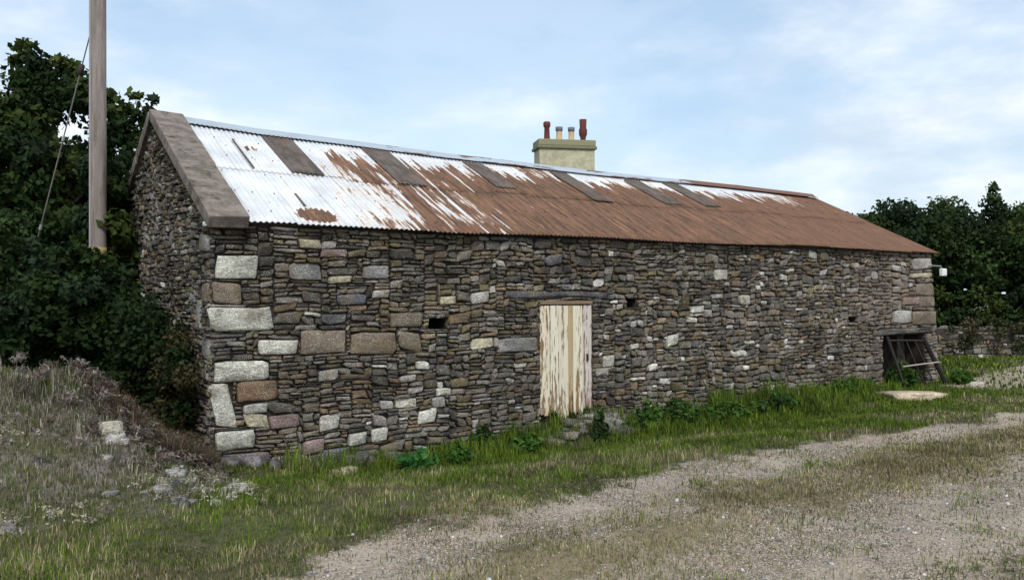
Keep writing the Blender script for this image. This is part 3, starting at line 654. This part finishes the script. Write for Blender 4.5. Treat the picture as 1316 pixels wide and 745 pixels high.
def tree(name, base, cents, rads, per, size, cols, label, cat, group=None, trunk_r=.18, squash=.85, limbs=8, trunk_name='trunk', fork=None, cull=None):
    r = empty(name, base); tag(r, label, cat, group)
    cents = np.array(cents, float); rads = np.array(rads, float)
    V, F, C = leaf_cloud(cents, rads, per, size, cols, squash)
    if cull is not None:
        Fq = F.reshape(-1, 2, 3); ctr = V.reshape(-1, 4, 3).mean(1); keep = ~cull(ctr); F = Fq[keep].reshape(-1, 3)
        V4 = V.reshape(-1, 4, 3)[keep]; C = C.reshape(-1, 4, 3)[keep].reshape(-1, 3); N = len(V4); V = V4.reshape(-1, 3); I = np.arange(N) * 4
        F = np.stack([np.stack([I, I + 1, I + 2], 1), np.stack([I, I + 2, I + 3], 1)], 1).reshape(-1, 3)
    link('crown', mesh_np('crown', V, F, C), M_LEAF, r)
    mb = MB(); b = Vector(base) - Vector((0, 0, .2)); f = Vector(fork) if fork is not None else Vector(cents.mean(0)) ; mid = b.lerp(f, .55) + Vector((.08, .05, 0))
    mb.tube([b, b + Vector((0, 0, .4)), mid, f], [trunk_r * 1.4, trunk_r, trunk_r * .75, trunk_r * .4], 10)
    for i in random.sample(range(len(cents)), min(limbs, len(cents))):
        e = Vector(cents[i]); s = mid.lerp(f, random.random()); m1 = s.lerp(e, .5) + Vector((0, 0, -.1)); mb.tube([s, m1, e], [trunk_r * .4, trunk_r * .25, trunk_r * .08], 6)
    mb.build(trunk_name, M_BARK, r, smooth=True)
    return r
def ell(c, s, n, lo=.35):
    o = []
    while len(o) < n:
        v = rs.uniform(-1, 1, 3); q = np.linalg.norm(v)
        if lo < q < 1: o.append(np.array(c) + v * np.array(s))
    return o
# sycamore behind the pole
def sy(px, py, r): return (-1.67 + px * .0132, 9.47 - px * .00875, 1.95 + (372 - py) * .01645, r)
cs_ = ell((-1.5, 9.4, 3.5), (2.3, 1.7, 2.35), 90, .2) + ell((-4.6, 10.4, 3.6), (2.2, 1.8, 2.3), 34, .3)
rd = [random.uniform(.38, .60) for _ in cs_]
sp = [sy(*q) for q in ((32, 64, .26), (22, 78, .22), (48, 84, .34), (62, 92, .3), (30, 105, .4), (84, 84, .24), (98, 92, .2), (76, 108, .42), (45, 125, .5), (108, 112, .34), (118, 128, .4), (20, 140, .5), (90, 130, .5), (140, 122, .2), (150, 142, .3),
      (174, 124, .17), (170, 142, .24), (182, 150, .2), (197, 128, .15), (192, 142, .16), (160, 165, .38), (178, 178, .28), (186, 200, .3), (165, 205, .42), (140, 170, .5))]
cs_ += [s[:3] for s in sp]; rd += [s[3] for s in sp]
tree('sycamore_tree', (-1.5, 9.6, .6), cs_, rd, 480, .105, DARK, 'dark broad-leaved tree behind the pole at the barn\'s gable', 'tree', trunk_r=.2, fork=(-1.4, 9.5, 3.4), limbs=24)
# bushes by the gable
def bush(name, c, s, n, per, size, cols, label, r=(.2, .36), group=None, cat='bush'):
    z0 = float(height(c[0], c[1])); q = ell(c, s, n, .25)
    q = [p for p in q if p[2] > z0 - .1]
    return tree(name, (c[0], c[1], z0), q, [random.uniform(*r) for _ in q], per, size, cols, label, cat, group, trunk_r=.05, limbs=7, fork=(c[0], c[1], c[2]), trunk_name='stem')
bush('elder_bush', (-.42, 5.2, 2.3), (.36, 1.25, 2.15), 95, 230, .10, DARK, 'tall dark bush growing against the back edge of the gable behind the pole')
bush('bramble_bush', (-1.35, 2.4, 1.5), (.95, .95, 1.1), 60, 260, .075, DARK[:3], 'dark rounded bush in front of the foot of the pole')
bush('hawthorn_bush', (-2.3, 4.0, 1.9), (1.2, 1.1, 1.4), 70, 240, .07, DARK[1:3] + MIDG, 'lighter green bush at the left edge, its top catching the light', (.22, .4))
bush('low_bush', (-.55, 1.7, 1.15), (.45, 1.1, .85), 56, 260, .055, DARK[:1], 'low dark bush against the lower part of the gable')
bush('fern_bush', (-.25, .65, .65), (.22, .65, .8), 40, 230, .04, DARK[:1] + [(.05, .045, .02)], 'dark ferny growth in the angle between gable foot and bank', (.14, .24))
# brown bracken and dead stalks at the gable foot
def stalks(n, xy, hrange, w, cols, lean=.5):
    x, y = xy; z = height(x, y); h = rs.uniform(*hrange, n); a = rs.uniform(0, 2 * np.pi, n); l = rs.uniform(0, lean, n) * h
    wx, wy = np.cos(a + 1.6) * w / 2, np.sin(a + 1.6) * w / 2; dx, dy = np.cos(a) * l, np.sin(a) * l
    V = np.stack([np.stack([x - wx, y - wy, z - .01], 1), np.stack([x + wx, y + wy, z - .01], 1),
                  np.stack([x + dx * .35 + wx * .8, y + dy * .35 + wy * .8, z + h * .6], 1), np.stack([x + dx * .35 - wx * .8, y + dy * .35 - wy * .8, z + h * .6], 1),
                  np.stack([x + dx, y + dy, z + h * (1 - .35 * (l / np.maximum(h, 1e-6)))], 1)], 1).reshape(-1, 3)
    I = np.arange(n) * 5; F4 = np.stack([I, I + 1, I + 2, I + 3], 1); F3 = np.stack([I + 3, I + 2, I + 4], 1)
    c = cols * rs.uniform(.65, 1.4, (n, 1)); return V, [F4, F3], np.repeat(c, 5, 0)
n = 9000; x = -.08 - np.abs(rs.normal(0, .55, n)); y = rs.uniform(-.75, 1.3, n); k_ = (x > -1.45)
x, y = x[k_], y[k_]; n = len(x); cc = np.array([(.13, .085, .06), (.19, .135, .10), (.09, .06, .042), (.08, .09, .04)])[rs.randint(4, size=n)]
V, F, C = stalks(n, (x, y), (.06, .42), .009, cc, 1.3)
bx_ = -.12 - np.abs(rs.normal(0, .75, 900)); by_ = rs.uniform(-1.9, 1.2, 900); k_ = (bx_ > -2.6) & (rs.rand(900) < .35 + .65 * sst(by_, -1.5, -.3)); bx_, by_ = bx_[k_], by_[k_]; m_ = len(bx_)
V2, F2, C2 = leaf_cloud(np.stack([bx_, by_, height(bx_, by_) + rs.uniform(0, .3, m_) * sst(by_, -2.2, 0)], 1), rs.uniform(.05, .12, m_), 36, .018, [(.13, .095, .075), (.17, .135, .115), (.10, .075, .06), (.07, .08, .03), (.26, .23, .20), (.13, .12, .11)], .8, .2, 3.2, .1)
F = [F[0], np.concatenate([F[1], F2 + len(V)])]; V = np.concatenate([V, V2]); C = np.concatenate([C, C2])
tag(link('bracken', mesh_np('bracken', V, F, C), M_GRASS), 'brown dead bracken between the bank and the gable', 'bracken', kind='stuff')
# turf
def scatter(n, x0, x1, y0, y1): return rs.uniform(x0, x1, n), rs.uniform(y0, y1, n)
CAM = (-2.96, -11.25)
def turf(n, x0, x1, y0, y1, wfun, hfun, lean=.6, width=.0075, dmul=1.):
    x, y = scatter(n, x0, x1, y0, y1); d = np.hypot(x - CAM[0], y - CAM[1])
    keep = rs.rand(n) < wfun(x, y) * np.clip(9 / d, .15, 1) ** .8
    x, y = x[keep], y[keep]; n = len(x); h = hfun(x, y) * rs.uniform(.55, 1.35, n); d = d[keep]
    wetg = np.exp(-((y + .6) / .7) ** 2) * (x > 1.5); dry = np.clip(.38 - .5 * wetg + .55 * vn(x, y, .9, 21) + .35 * vn(x, y, 3, 22) + .5 * sst(-y, 1.6, 4.3) - .25 + 1.2 * strip(x, y), 0, 1)[:, None]
    bankw = (sst(-x, -.1, 1.2) * sst(y, -3.3, -1.5))[:, None]
    gr = np.array([(.078, .125, .012), (.115, .165, .018), (.05, .085, .012)])[rs.randint(3, size=n)]; br = np.array([(.22, .185, .10), (.15, .15, .055), (.16, .135, .10), (.34, .29, .18)])[rs.randint(4, size=n)]
    gy = np.array([(.21, .18, .15), (.13, .11, .09), (.36, .33, .27), (.08, .095, .035)])[rs.randint(4, size=n)]
    pick_ = rs.rand(n, 1) < dry * .85; c = np.where(pick_, br, gr); c = np.where(rs.rand(n, 1) < bankw * .85, gy, c)
    c = c * (1 + .5 * vn(x, y, 5.5, 40) + .25 * vn(x, y, 1.7, 41))[:, None]; h = h * (1 + .5 * vn(x, y, 5.5, 40))
    V, F, C = stalks(n, (x, y), (.999, 1.001), width, c, lean)
    # rescale to wanted height/width
    V = V.reshape(n, 5, 3); b0 = V[:, :2].mean(1, keepdims=True); z = height(x, y); b0[:, 0, 2] = z - .01
    rel = V - b0; wid = (width * np.clip(d / 9, .8, 2)) / width
    s = h[:, None, None]; cen = np.zeros_like(rel); cen[:, 2:4] = rel[:, 2:4].mean(1, keepdims=True); cen[:, 4] = rel[:, 4]
    out = b0 + cen * s + (rel - cen) * wid[:, None, None]
    return out.reshape(-1, 3), F, C
def wv(x, y):
    g = gravel(x, y); out = (y > -.03) & (x > -.02) & (x < 16.1); return np.where(out, 0, (1 - .85 * np.exp(-((x - 5.8) / .95) ** 2 - ((y + .35) / .45) ** 2)) * (1 - g) ** 1.5 * (.55 + .45 * sst(vn(x, y, 2.2, 9), -.6, .3)))
def hv(x, y):
    base = .068 + .025 * vn(x, y, 1.2, 12)
    wallw = np.exp(-((y + .35) / (.5 + .35 * sst(x, 5, 8))) ** 2) * (x > .8) * (.45 + .55 * sst(vn(x, y, 1.3, 13), -.4, .5)) * (1 + .5 * sst(x, 5.5, 7)); wallw = wallw * (1 - sst(x, 12.6, 13.8)); return np.maximum(.045, base + .22 * wallw + .05 * sst(-x, .4, 2) * sst(y, -3, 0))
V, F, C = turf(330000, -5.5, 19, -6, .5, wv, hv)
tag(link('grass', mesh_np('grass', V, F, C), M_GRASS), 'short mixed green and dry grass on the verge between barn and track', 'grass', kind='stuff')
V, F, C = turf(230000, -3, 17, -9.5, -4.3, lambda x, y: np.clip(1.1 * (1 - gravel(x, y)), 0, 1) + .07 + .25 * sst(vn(x, y, 3, 60), .2, .8) + .9 * strip(x, y), lambda x, y: .042 + .014 * vn(x, y, 2, 90), 1.0)
tag(link('track_grass', mesh_np('track_grass', V, F, C), M_GRASS), 'thin worn grass along the middle and far edge of the track', 'grass', kind='stuff')
V, F, C = turf(60000, 15.5, 30, -3, 8, lambda x, y: (1 - gravel(x, y)) * 1., lambda x, y: .10 + 0 * x, width=.02)
tag(link('far_grass', mesh_np('far_grass', V, F, C), M_GRASS), 'green grass beyond the barn\'s far corner below the field wall', 'grass', kind='stuff')
V, F, C = turf(14000, -5.5, -.6, -1.2, 3.0, lambda x, y: sst(-x, .5, 1.6), lambda x, y: .13 + .08 * vn(x, y, 2, 30), 1.0, .007)
m_ = 900; bx_ = rs.uniform(-4.5, -.25, m_); by_ = rs.uniform(-3.2, .3, m_); k_ = vn(bx_, by_, 1.6, 50) > -.15; bx_, by_ = bx_[k_], by_[k_]; m_ = len(bx_)
V2, F2, C2 = leaf_cloud(np.stack([bx_, by_, height(bx_, by_) + rs.uniform(.02, .12, m_)], 1), rs.uniform(.04, .10, m_), 22, .012, [(.36, .33, .27), (.26, .23, .19), (.50, .48, .40), (.16, .14, .12), (.42, .40, .24)], .7, .2, 2.2, .1)
F = [F[0], np.concatenate([F[1], F2 + len(V)])]; V = np.concatenate([V, V2]); C = np.concatenate([C, C2])
tag(link('bank_grass', mesh_np('bank_grass', V, F, C), M_GRASS), 'longer grass along the top of the bank in front of the bushes', 'grass', kind='stuff')

# leafy weeds by the wall, plant by plant
def weed(name, x, y, h, w, n, size, cols, label, group=None, ferny=False):
    z = float(height(x, y)); r = empty(name, (x, y, z)); tag(r, label, 'weed', group)
    cents = []; rad = []; mb = MB()
    for i in range(n):
        a = random.uniform(0, 6.28); q = random.uniform(0, w) ; hh = h * random.uniform(.35, 1) * (1 - .35 * q / max(w, .01)); e = Vector((x + math.cos(a) * q, y + math.sin(a) * q * .6, z + hh))
        mb.tube([(x + math.cos(a) * q * .4, y + math.sin(a) * q * .3, z - .02), ((x + e.x) / 2, (y + e.y) / 2, z + hh * .55), e], [.006, .004, .002], 4, (.05, .07, .02))
        for t in (.35, .55, .75, .95): cents.append((x + (e.x - x) * (t * .6 + .4), y + (e.y - y) * (t * .6 + .4), z + hh * t)); rad.append(.06 * (1.2 - .6 * t) + w * .08)
    V, F, C = leaf_cloud(np.array(cents), np.array(rad), 16, size, cols, .8, .3, 2.0, .1)
    link('leaves', mesh_np('leaves', V, F, C), M_LEAF, r); mb.build('stems', M_ATTR, r)
BR = [(.05, .12, .02), (.07, .14, .025), (.045, .09, .02)]; DK = [(.025, .05, .015), (.035, .065, .018)]
weed('nettle_clump', 3.85, -.25, .42, .28, 26, .05, DK + BR[2:], 'dark nettle clump against the wall left of the door')
weed('dock_plant', 5.55, -.85, .55, .14, 16, .055, DK + MIDG, 'upright dark leafy weed standing right in front of the door')
weed('dock_plant', 2.35, -1.15, .24, .3, 24, .055, [(.03, .13, .03), (.05, .14, .03)], 'bright green low weed patch in the verge, farthest left of the weeds')
weed('nettle_clump', 6.75, -.6, .5, .4, 36, .05, BR, 'bright green nettle clump just right of the door mound')
weed('nettle_clump', 7.5, -.5, .55, .45, 40, .05, BR + DK, 'tallest green nettle clump, by the wall between the door and the opening')
weed('nettle_clump', 8.5, -.7, .36, .5, 34, .05, BR, 'low spreading nettle clump in the verge midway between door and far opening')
weed('dock_plant', 3.0, -1.0, .3, .2, 16, .05, BR, 'small pale green weed in the verge beside the bright green patch')
weed('nettle_clump', 9.5, -.9, .3, .6, 30, .05, BR + DK, 'low weed clump on the stony rise in front of the wall')
weed('nettle_clump', 12.2, -.5, .32, .7, 34, .06, BR, 'light green weeds by the wall just left of the low opening')
weed('ivy_clump', 14.6, -.02, .55, .55, 60, .07, [(.03, .07, .015), (.05, .10, .02)], 'dark green plants filling the low opening behind the gate')
weed('nettle_clump', 16.2, -.4, .3, .4, 24, .07, BR, 'light green weeds at the foot of the barn\'s far corner')
weed('nettle_clump', 4.3, -.75, .28, .3, 20, .05, BR, 'small nettle clump at the left foot of the door mound')

# ------------------------------------------------------------------ loose stones
ico = bmesh.new(); bmesh.ops.create_icosphere(ico, subdivisions=2, radius=1); IV = np.array([v.co[:] for v in ico.verts]); IF = np.array([[v.index for v in f.verts] for f in ico.faces]); ico.free()
def rock_mesh(name, s, col, seed, rough=.4, sk=.4):
    V = IV.copy(); out = []; sk1, sk2, sk3 = (random.uniform(-sk, sk) for _ in range(3))
    for v in V:
        q = Vector(v); n_ = noise.noise(q * 1.3 + Vector((seed * 3.1, 0, 0))) * rough + noise.noise(q * 3 + Vector((0, seed, 0))) * rough * .4
        b = Vector([math.copysign(abs(c) ** .7, c) for c in q]); b = Vector([max(-.8, min(.8, c)) + .25 * c for c in (b + Vector((q.y * sk1, q.z * sk2, q.x * sk3)))]); out.append([b.x * s[0] * (1 + n_), b.y * s[1] * (1 + n_), b.z * s[2] * (1 + n_)])
    return mesh_np(name, np.array(out), IF, np.tile(np.array(col), (len(V), 1)), True)
def rock(name, x, y, s, col, label, group=None, sink=.35, rz=None, tilt=.2, rough=.4, sk=.4):
    me = rock_mesh(name, s, col, random.uniform(0, 99), rough, sk); o = link(name, me, M_STONE)
    o.location = (x, y, float(height(x, y)) + s[2] * (1 - sink * 2)); o.rotation_euler = (random.uniform(-tilt, tilt), random.uniform(-tilt, tilt), random.uniform(0, 6.28) if rz is None else rz)
    return tag(o, label, 'stone', group)
rock('pale_stone', -1.32, -1.15, (.13, .10, .10), (.52, .50, .40), 'pale cream stone lying highest on the left bank')
rock('pale_stone', -.62, -.62, (.085, .08, .09), (.42, .40, .38), 'rounded whitish stone on the bank nearest the barn corner')
rock('flat_slab', 12.5, -1.5, (.50, .40, .085), (.50, .42, .30), 'flat sandy-coloured slab lying in the grass before the low opening', sink=.1, rz=-.5, tilt=.03, rough=.3, sk=.08)
rock('pale_stone', 1.42, -.75, (.17, .12, .07), (.42, .35, .25), 'flat buff stone in the grass at the wall foot left of the door')
rock('pale_stone', 15.6, -1.1, (.12, .1, .08), (.5, .48, .42), 'small white stone on the ground beyond the barn\'s far corner')
for i in range(60):
    x = -.3 - abs(random.gauss(0, .95)); y = random.uniform(-3.0, -.3); s = random.uniform(.02, .05) if i % 5 else random.uniform(.05, .09)
    b = random.choice([.12, .16, .2, .26, .42]); rock('bank_stone', x, y, (s * 1.3, s, s * .75), (b, b * .96, b * .9), 'grey stone half buried in the dry bank left of the barn', 'stones half buried in the left bank', sink=random.uniform(.35, .6))
for i in range(64):
    x = random.gauss(5.75, .7); y = -.12 - abs(random.gauss(0, .28)); s = random.uniform(.04, .13)
    b = random.choice([.09, .12, .15, .2, .3]); rock('heap_stone', x, y, (s * 1.5, s, s * .6), (b, b * .95, b * .92), 'grey-brown stone in the heap below the plank door', 'stones heaped below the door', sink=random.uniform(.3, .5))
for i in range(26):
    x = random.uniform(8.6, 11.6); y = -.35 - abs(random.gauss(0, .25)); s = random.uniform(.04, .09)
    b = random.choice([.12, .18, .25, .35]); rock('foot_stone', x, y, (s * 1.4, s, s * .6), (b, b * .95, b * .88), 'loose stone at the wall foot between door and low opening', 'loose stones along the right half of the wall foot')
for i in range(9):
    x = .2 + i * .27 + random.uniform(-.05, .05); s = random.uniform(.07, .13); b = random.choice([.12, .16, .24])
    rock('footing_stone', x, -.1 - random.uniform(0, .12), (s * 1.5, s, s * .7), (b, b * .96, b), 'rough footing stone jutting from the wall base by the near corner', 'footing stones at the near corner', sink=.15)
# gravel
n = 90000; x = rs.uniform(-2.2, 14, n); y = rs.uniform(-8.6, -3.8, n); keep = rs.rand(n) < gravel(x, y) * np.clip(8 / np.hypot(x - CAM[0], y - CAM[1]), .1, 1) ** 1.5 + .01; x, y = x[keep], y[keep]; n = len(x)
OV = np.array([(1, 0, 0), (-1, 0, 0), (0, 1, 0), (0, -1, 0), (0, 0, 1), (0, 0, -.5)], float); OF = np.array([(0, 2, 4), (2, 1, 4), (1, 3, 4), (3, 0, 4), (2, 0, 5), (1, 2, 5), (3, 1, 5), (0, 3, 5)])
s = .003 + .011 * rs.rand(n) ** 3 + .022 * (rs.rand(n) > .993); a = rs.uniform(0, 6.28, n); v = OV[None] * rs.uniform(.6, 1.2, (n, 6, 1)) * s[:, None, None] * np.array([1.2, .9, .6])
V = np.empty_like(v); V[..., 0] = v[..., 0] * np.cos(a)[:, None] - v[..., 1] * np.sin(a)[:, None] + x[:, None]; V[..., 1] = v[..., 0] * np.sin(a)[:, None] + v[..., 1] * np.cos(a)[:, None] + y[:, None]; V[..., 2] = v[..., 2] + height(x, y)[:, None] + .002
F = (OF[None] + (np.arange(n) * 6)[:, None, None]).reshape(-1, 3); b = rs.uniform(.10, .58, (n, 1)); tn = np.array([(1, .92, .82), (1, .84, .72), (.95, .97, 1.0), (.85, .8, .75)])[rs.randint(4, size=n)]; C = np.repeat(b * tn, 6, 0)
tag(link('gravel', mesh_np('gravel', V.reshape(-1, 3), F, C), M_ATTR), 'pale loose gravel chips on the track', 'gravel', kind='stuff')

# ------------------------------------------------------------------ field wall and trees beyond the far end
fw = empty('field_wall', (23, 3, 0)); tag(fw, 'low overgrown drystone field wall below the trees beyond the barn', 'field wall')
W0 = Vector((19.8, 6.6, 0)); W1 = Vector((28.5, -1.6, 0)); wl = (W1 - W0).length; wd = (W1 - W0).normalized(); wn = Vector((-wd.y, wd.x, 0)); wn = wn if wn.dot(Vector((-1, -1, 0))) > 0 else -wn
fr = pack(0, wl, -.3, 1.0, .06, .04, [], lambda u, v: v > .88 + .12 * math.sin(u * 1.7) + .05 * math.sin(u * 5), lambda x, z: (random.uniform(.15, .45), random.uniform(.08, .22)))
def w3(u, v, d): p = W0 + wd * u + wn * (d + .25 - .08 * v); return (p.x, p.y, v)
link('stone_face', stones_mesh('stone_face', fr, w3, lambda u, v, k: tuple(q * 1.1 for q in pick(.03))), M_STONE, fw)
mb = MB(); mb.box((W0 + W1) / 2 + Vector((0, 0, .3)), (wl, .42, 1.2), Matrix.Rotation(math.atan2(wd.y, wd.x), 3, 'Z')); mb.build('wall_core', M_CORE, fw)
cc = [tuple(W0 + wd * random.uniform(0, wl) + wn * random.uniform(-.1, .35) + Vector((0, 0, random.uniform(.3, 1.05)))) for _ in range(210)]
V, F, C = leaf_cloud(np.array(cc), np.array([random.uniform(.1, .3) for _ in cc]), 90, .06, [(.05, .06, .025), (.09, .075, .04), (.035, .045, .018)], .9)
link('ivy', mesh_np('ivy', V, F, C), M_LEAF, fw)
def far_tree(name, c, s, n, base, label, cull=None, cols=DARK, r=(.5, .9), extra=(), per=800):
    q = [p for p in ell(c, s, n, .3)] + [np.array(e[:3]) for e in extra]; rr = [random.uniform(*r) for _ in range(n)] + [e[3] for e in extra]
    return tree(name, base, q, rr, per, .115, cols, label, 'tree', 'trees beyond the field wall', trunk_r=.22, fork=(c[0], c[1], c[2] - .6), limbs=12, cull=cull)

def gap(P):
    z = P[:, 0] * .5538 + P[:, 1] * .8326 + 11.0; u = P[:, 0] * .8326 - P[:, 1] * .5538 - 3.77
    k = np.zeros(len(P), bool)
    for (a, zz, ra, rz) in ((.497, 2.02, .28, .16), (.530, 1.95, .12, .10), (.535, 1.98, .3, .12), (.557, 1.98, .26, .15), (.513, 2.12, .16, .14)):
        k |= ((u - a * z) / ra * 1.0) ** 2 + ((P[:, 2] - zz + .1 * np.sin(u * 9)) / rz * 1.0) ** 2 < 1
    return k
far_tree('far_tree', (26.9, 8.2, 3.35), (1.75, 1.8, 1.6), 60, (26.3, 8.6, 0), 'dark tree showing over the roof slope, nearest the barn', gap, extra=[(25.0, 8.4, 4.55, .22), (25.2, 8.3, 4.2, .35)])
far_tree('far_tree', (28.6, 6.9, 3.3), (2.0, 1.9, 1.7), 70, (28.4, 7.2, 0), 'dark round-crowned tree in the middle of the group beyond the field wall', gap, cols=DARK + MIDG[:1])
far_tree('far_tree', (30.7, 5.4, 3.2), (2.0, 1.9, 1.65), 64, (30.9, 5.6, 0), 'dark tree at the right edge with a thin spike of growth on top', gap, cols=DARK + MIDG[:1], extra=[(29.25, 5.7, 5.75, .22), (29.25, 5.7, 5.4, .3), (29.3, 5.7, 5.0, .5)])
far_tree('far_tree', (33.5, 3.0, 3.4), (2.2, 1.9, 1.9), 50, (33.5, 3.2, 0), 'dark tree mostly cut off by the right edge')
far_tree('far_tree', (24.6, 10.6, 2.2), (1.4, 1.4, 1.3), 30, (24.6, 10.6, 0), 'low dark tree mostly hidden behind the barn roof')
cc = []
for i in range(90):
    t = i / 89; cc.append((23.5 + 8.5 * t + random.uniform(-.3, .3), 8.3 - 6.3 * t + random.uniform(-.3, .3), random.uniform(.4, 1.9)))
tree('hedge', (27.5, 5.2, 0), cc, [random.uniform(.35, .5) for _ in cc], 330, .12, DARK, 'dark hedge running along behind the field wall', 'hedge', trunk_r=.06, limbs=10, fork=(27.5, 5.2, .9), cull=gap)

# ------------------------------------------------------------------ sky and light
W = bpy.data.worlds.new('World'); SC.world = W; W.use_nodes = True; nt = W.node_tree; bg = nt.nodes['Background']
EL, AZ = 48, 205        # azimuth of the sun from +Y, clockwise
sky = nt.nodes.new('ShaderNodeTexSky'); sky.sky_type = 'NISHITA'; sky.sun_disc = False; sky.sun_elevation = R(EL); sky.sun_rotation = R(AZ); sky.dust_density = 2.0; sky.air_density = 1.2
tc = nt.nodes.new('ShaderNodeTexCoord'); mp = nt.nodes.new('ShaderNodeMapping'); mp.inputs['Scale'].default_value = (1, 1, 2.6); mp.inputs['Location'].default_value = (.35, .1, .2); nt.links.new(tc.outputs['Generated'], mp.inputs[0])
def wn_(sc, det, ro):
    q = nt.nodes.new('ShaderNodeTexNoise'); q.inputs['Scale'].default_value = sc; q.inputs['Detail'].default_value = det; q.inputs['Roughness'].default_value = ro; nt.links.new(mp.outputs[0], q.inputs['Vector']); return q.outputs['Fac']
def wr(x, a, b, c, d):
    q = nt.nodes.new('ShaderNodeMapRange'); q.interpolation_type = 'SMOOTHSTEP'; nt.links.new(x, q.inputs[0])
    for i, v in enumerate((a, b, c, d)): q.inputs[i + 1].default_value = v
    return q.outputs[0]
cl = nt.nodes.new('ShaderNodeMix'); cl.data_type = 'RGBA'; nt.links.new(wr(wn_(2.6, 6, .55), .38, .58, 0, 1), cl.inputs[0]); cl.inputs[6].default_value = (5.2, 6.2, 7.4, 1); cl.inputs[7].default_value = (9.0, 9.2, 9.5, 1)
blu = nt.nodes.new('ShaderNodeMix'); blu.data_type = 'RGBA'; blu.blend_type = 'ADD'; blu.inputs[0].default_value = 1; nt.links.new(sky.outputs[0], blu.inputs[6]); blu.inputs[7].default_value = (.9, 1.5, 2.2, 1)
mx = nt.nodes.new('ShaderNodeMix'); mx.data_type = 'RGBA'; nt.links.new(wr(wn_(1.7, 6, .55), .38, .56, .25, 1), mx.inputs[0]); nt.links.new(blu.outputs[2], mx.inputs[6]); nt.links.new(cl.outputs[2], mx.inputs[7])
nt.links.new(mx.outputs[2], bg.inputs[0]); bg.inputs[1].default_value = .1
sun = bpy.data.lights.new('sun', 'SUN'); sun.energy = 2.1; sun.angle = R(10); sun.color = (1, .96, .9); so = bpy.data.objects.new('sun', sun); COL.objects.link(so)
sd = Vector((math.sin(R(AZ)) * math.cos(R(EL)), math.cos(R(AZ)) * math.cos(R(EL)), math.sin(R(EL)))); so.rotation_euler = sd.to_track_quat('Z', 'Y').to_euler(); so.location = (0, -10, 12)

cam = bpy.data.cameras.new('camera'); co = bpy.data.objects.new('camera', cam); COL.objects.link(co); SC.camera = co
cam.sensor_width = 36; cam.lens = 31.09; cam.clip_end = 3000; cam.clip_start = .05
r2 = Vector((0.83264745, -0.55378728, -0.00422713)); d_ = Vector((0.55380341, 0.83262242, 0.00645695)); u2 = r2.cross(d_)
co.matrix_world = Matrix(((r2.x, u2.x, -d_.x, -2.9585), (r2.y, u2.y, -d_.y, -11.2516), (r2.z, u2.z, -d_.z, 1.95), (0, 0, 0, 1)))
SC.view_settings.view_transform = 'Standard'; SC.view_settings.look = 'None'; SC.view_settings.exposure = .35; SC.view_settings.gamma = 1
SC.cycles.max_bounces = 6; SC.cycles.transparent_max_bounces = 4
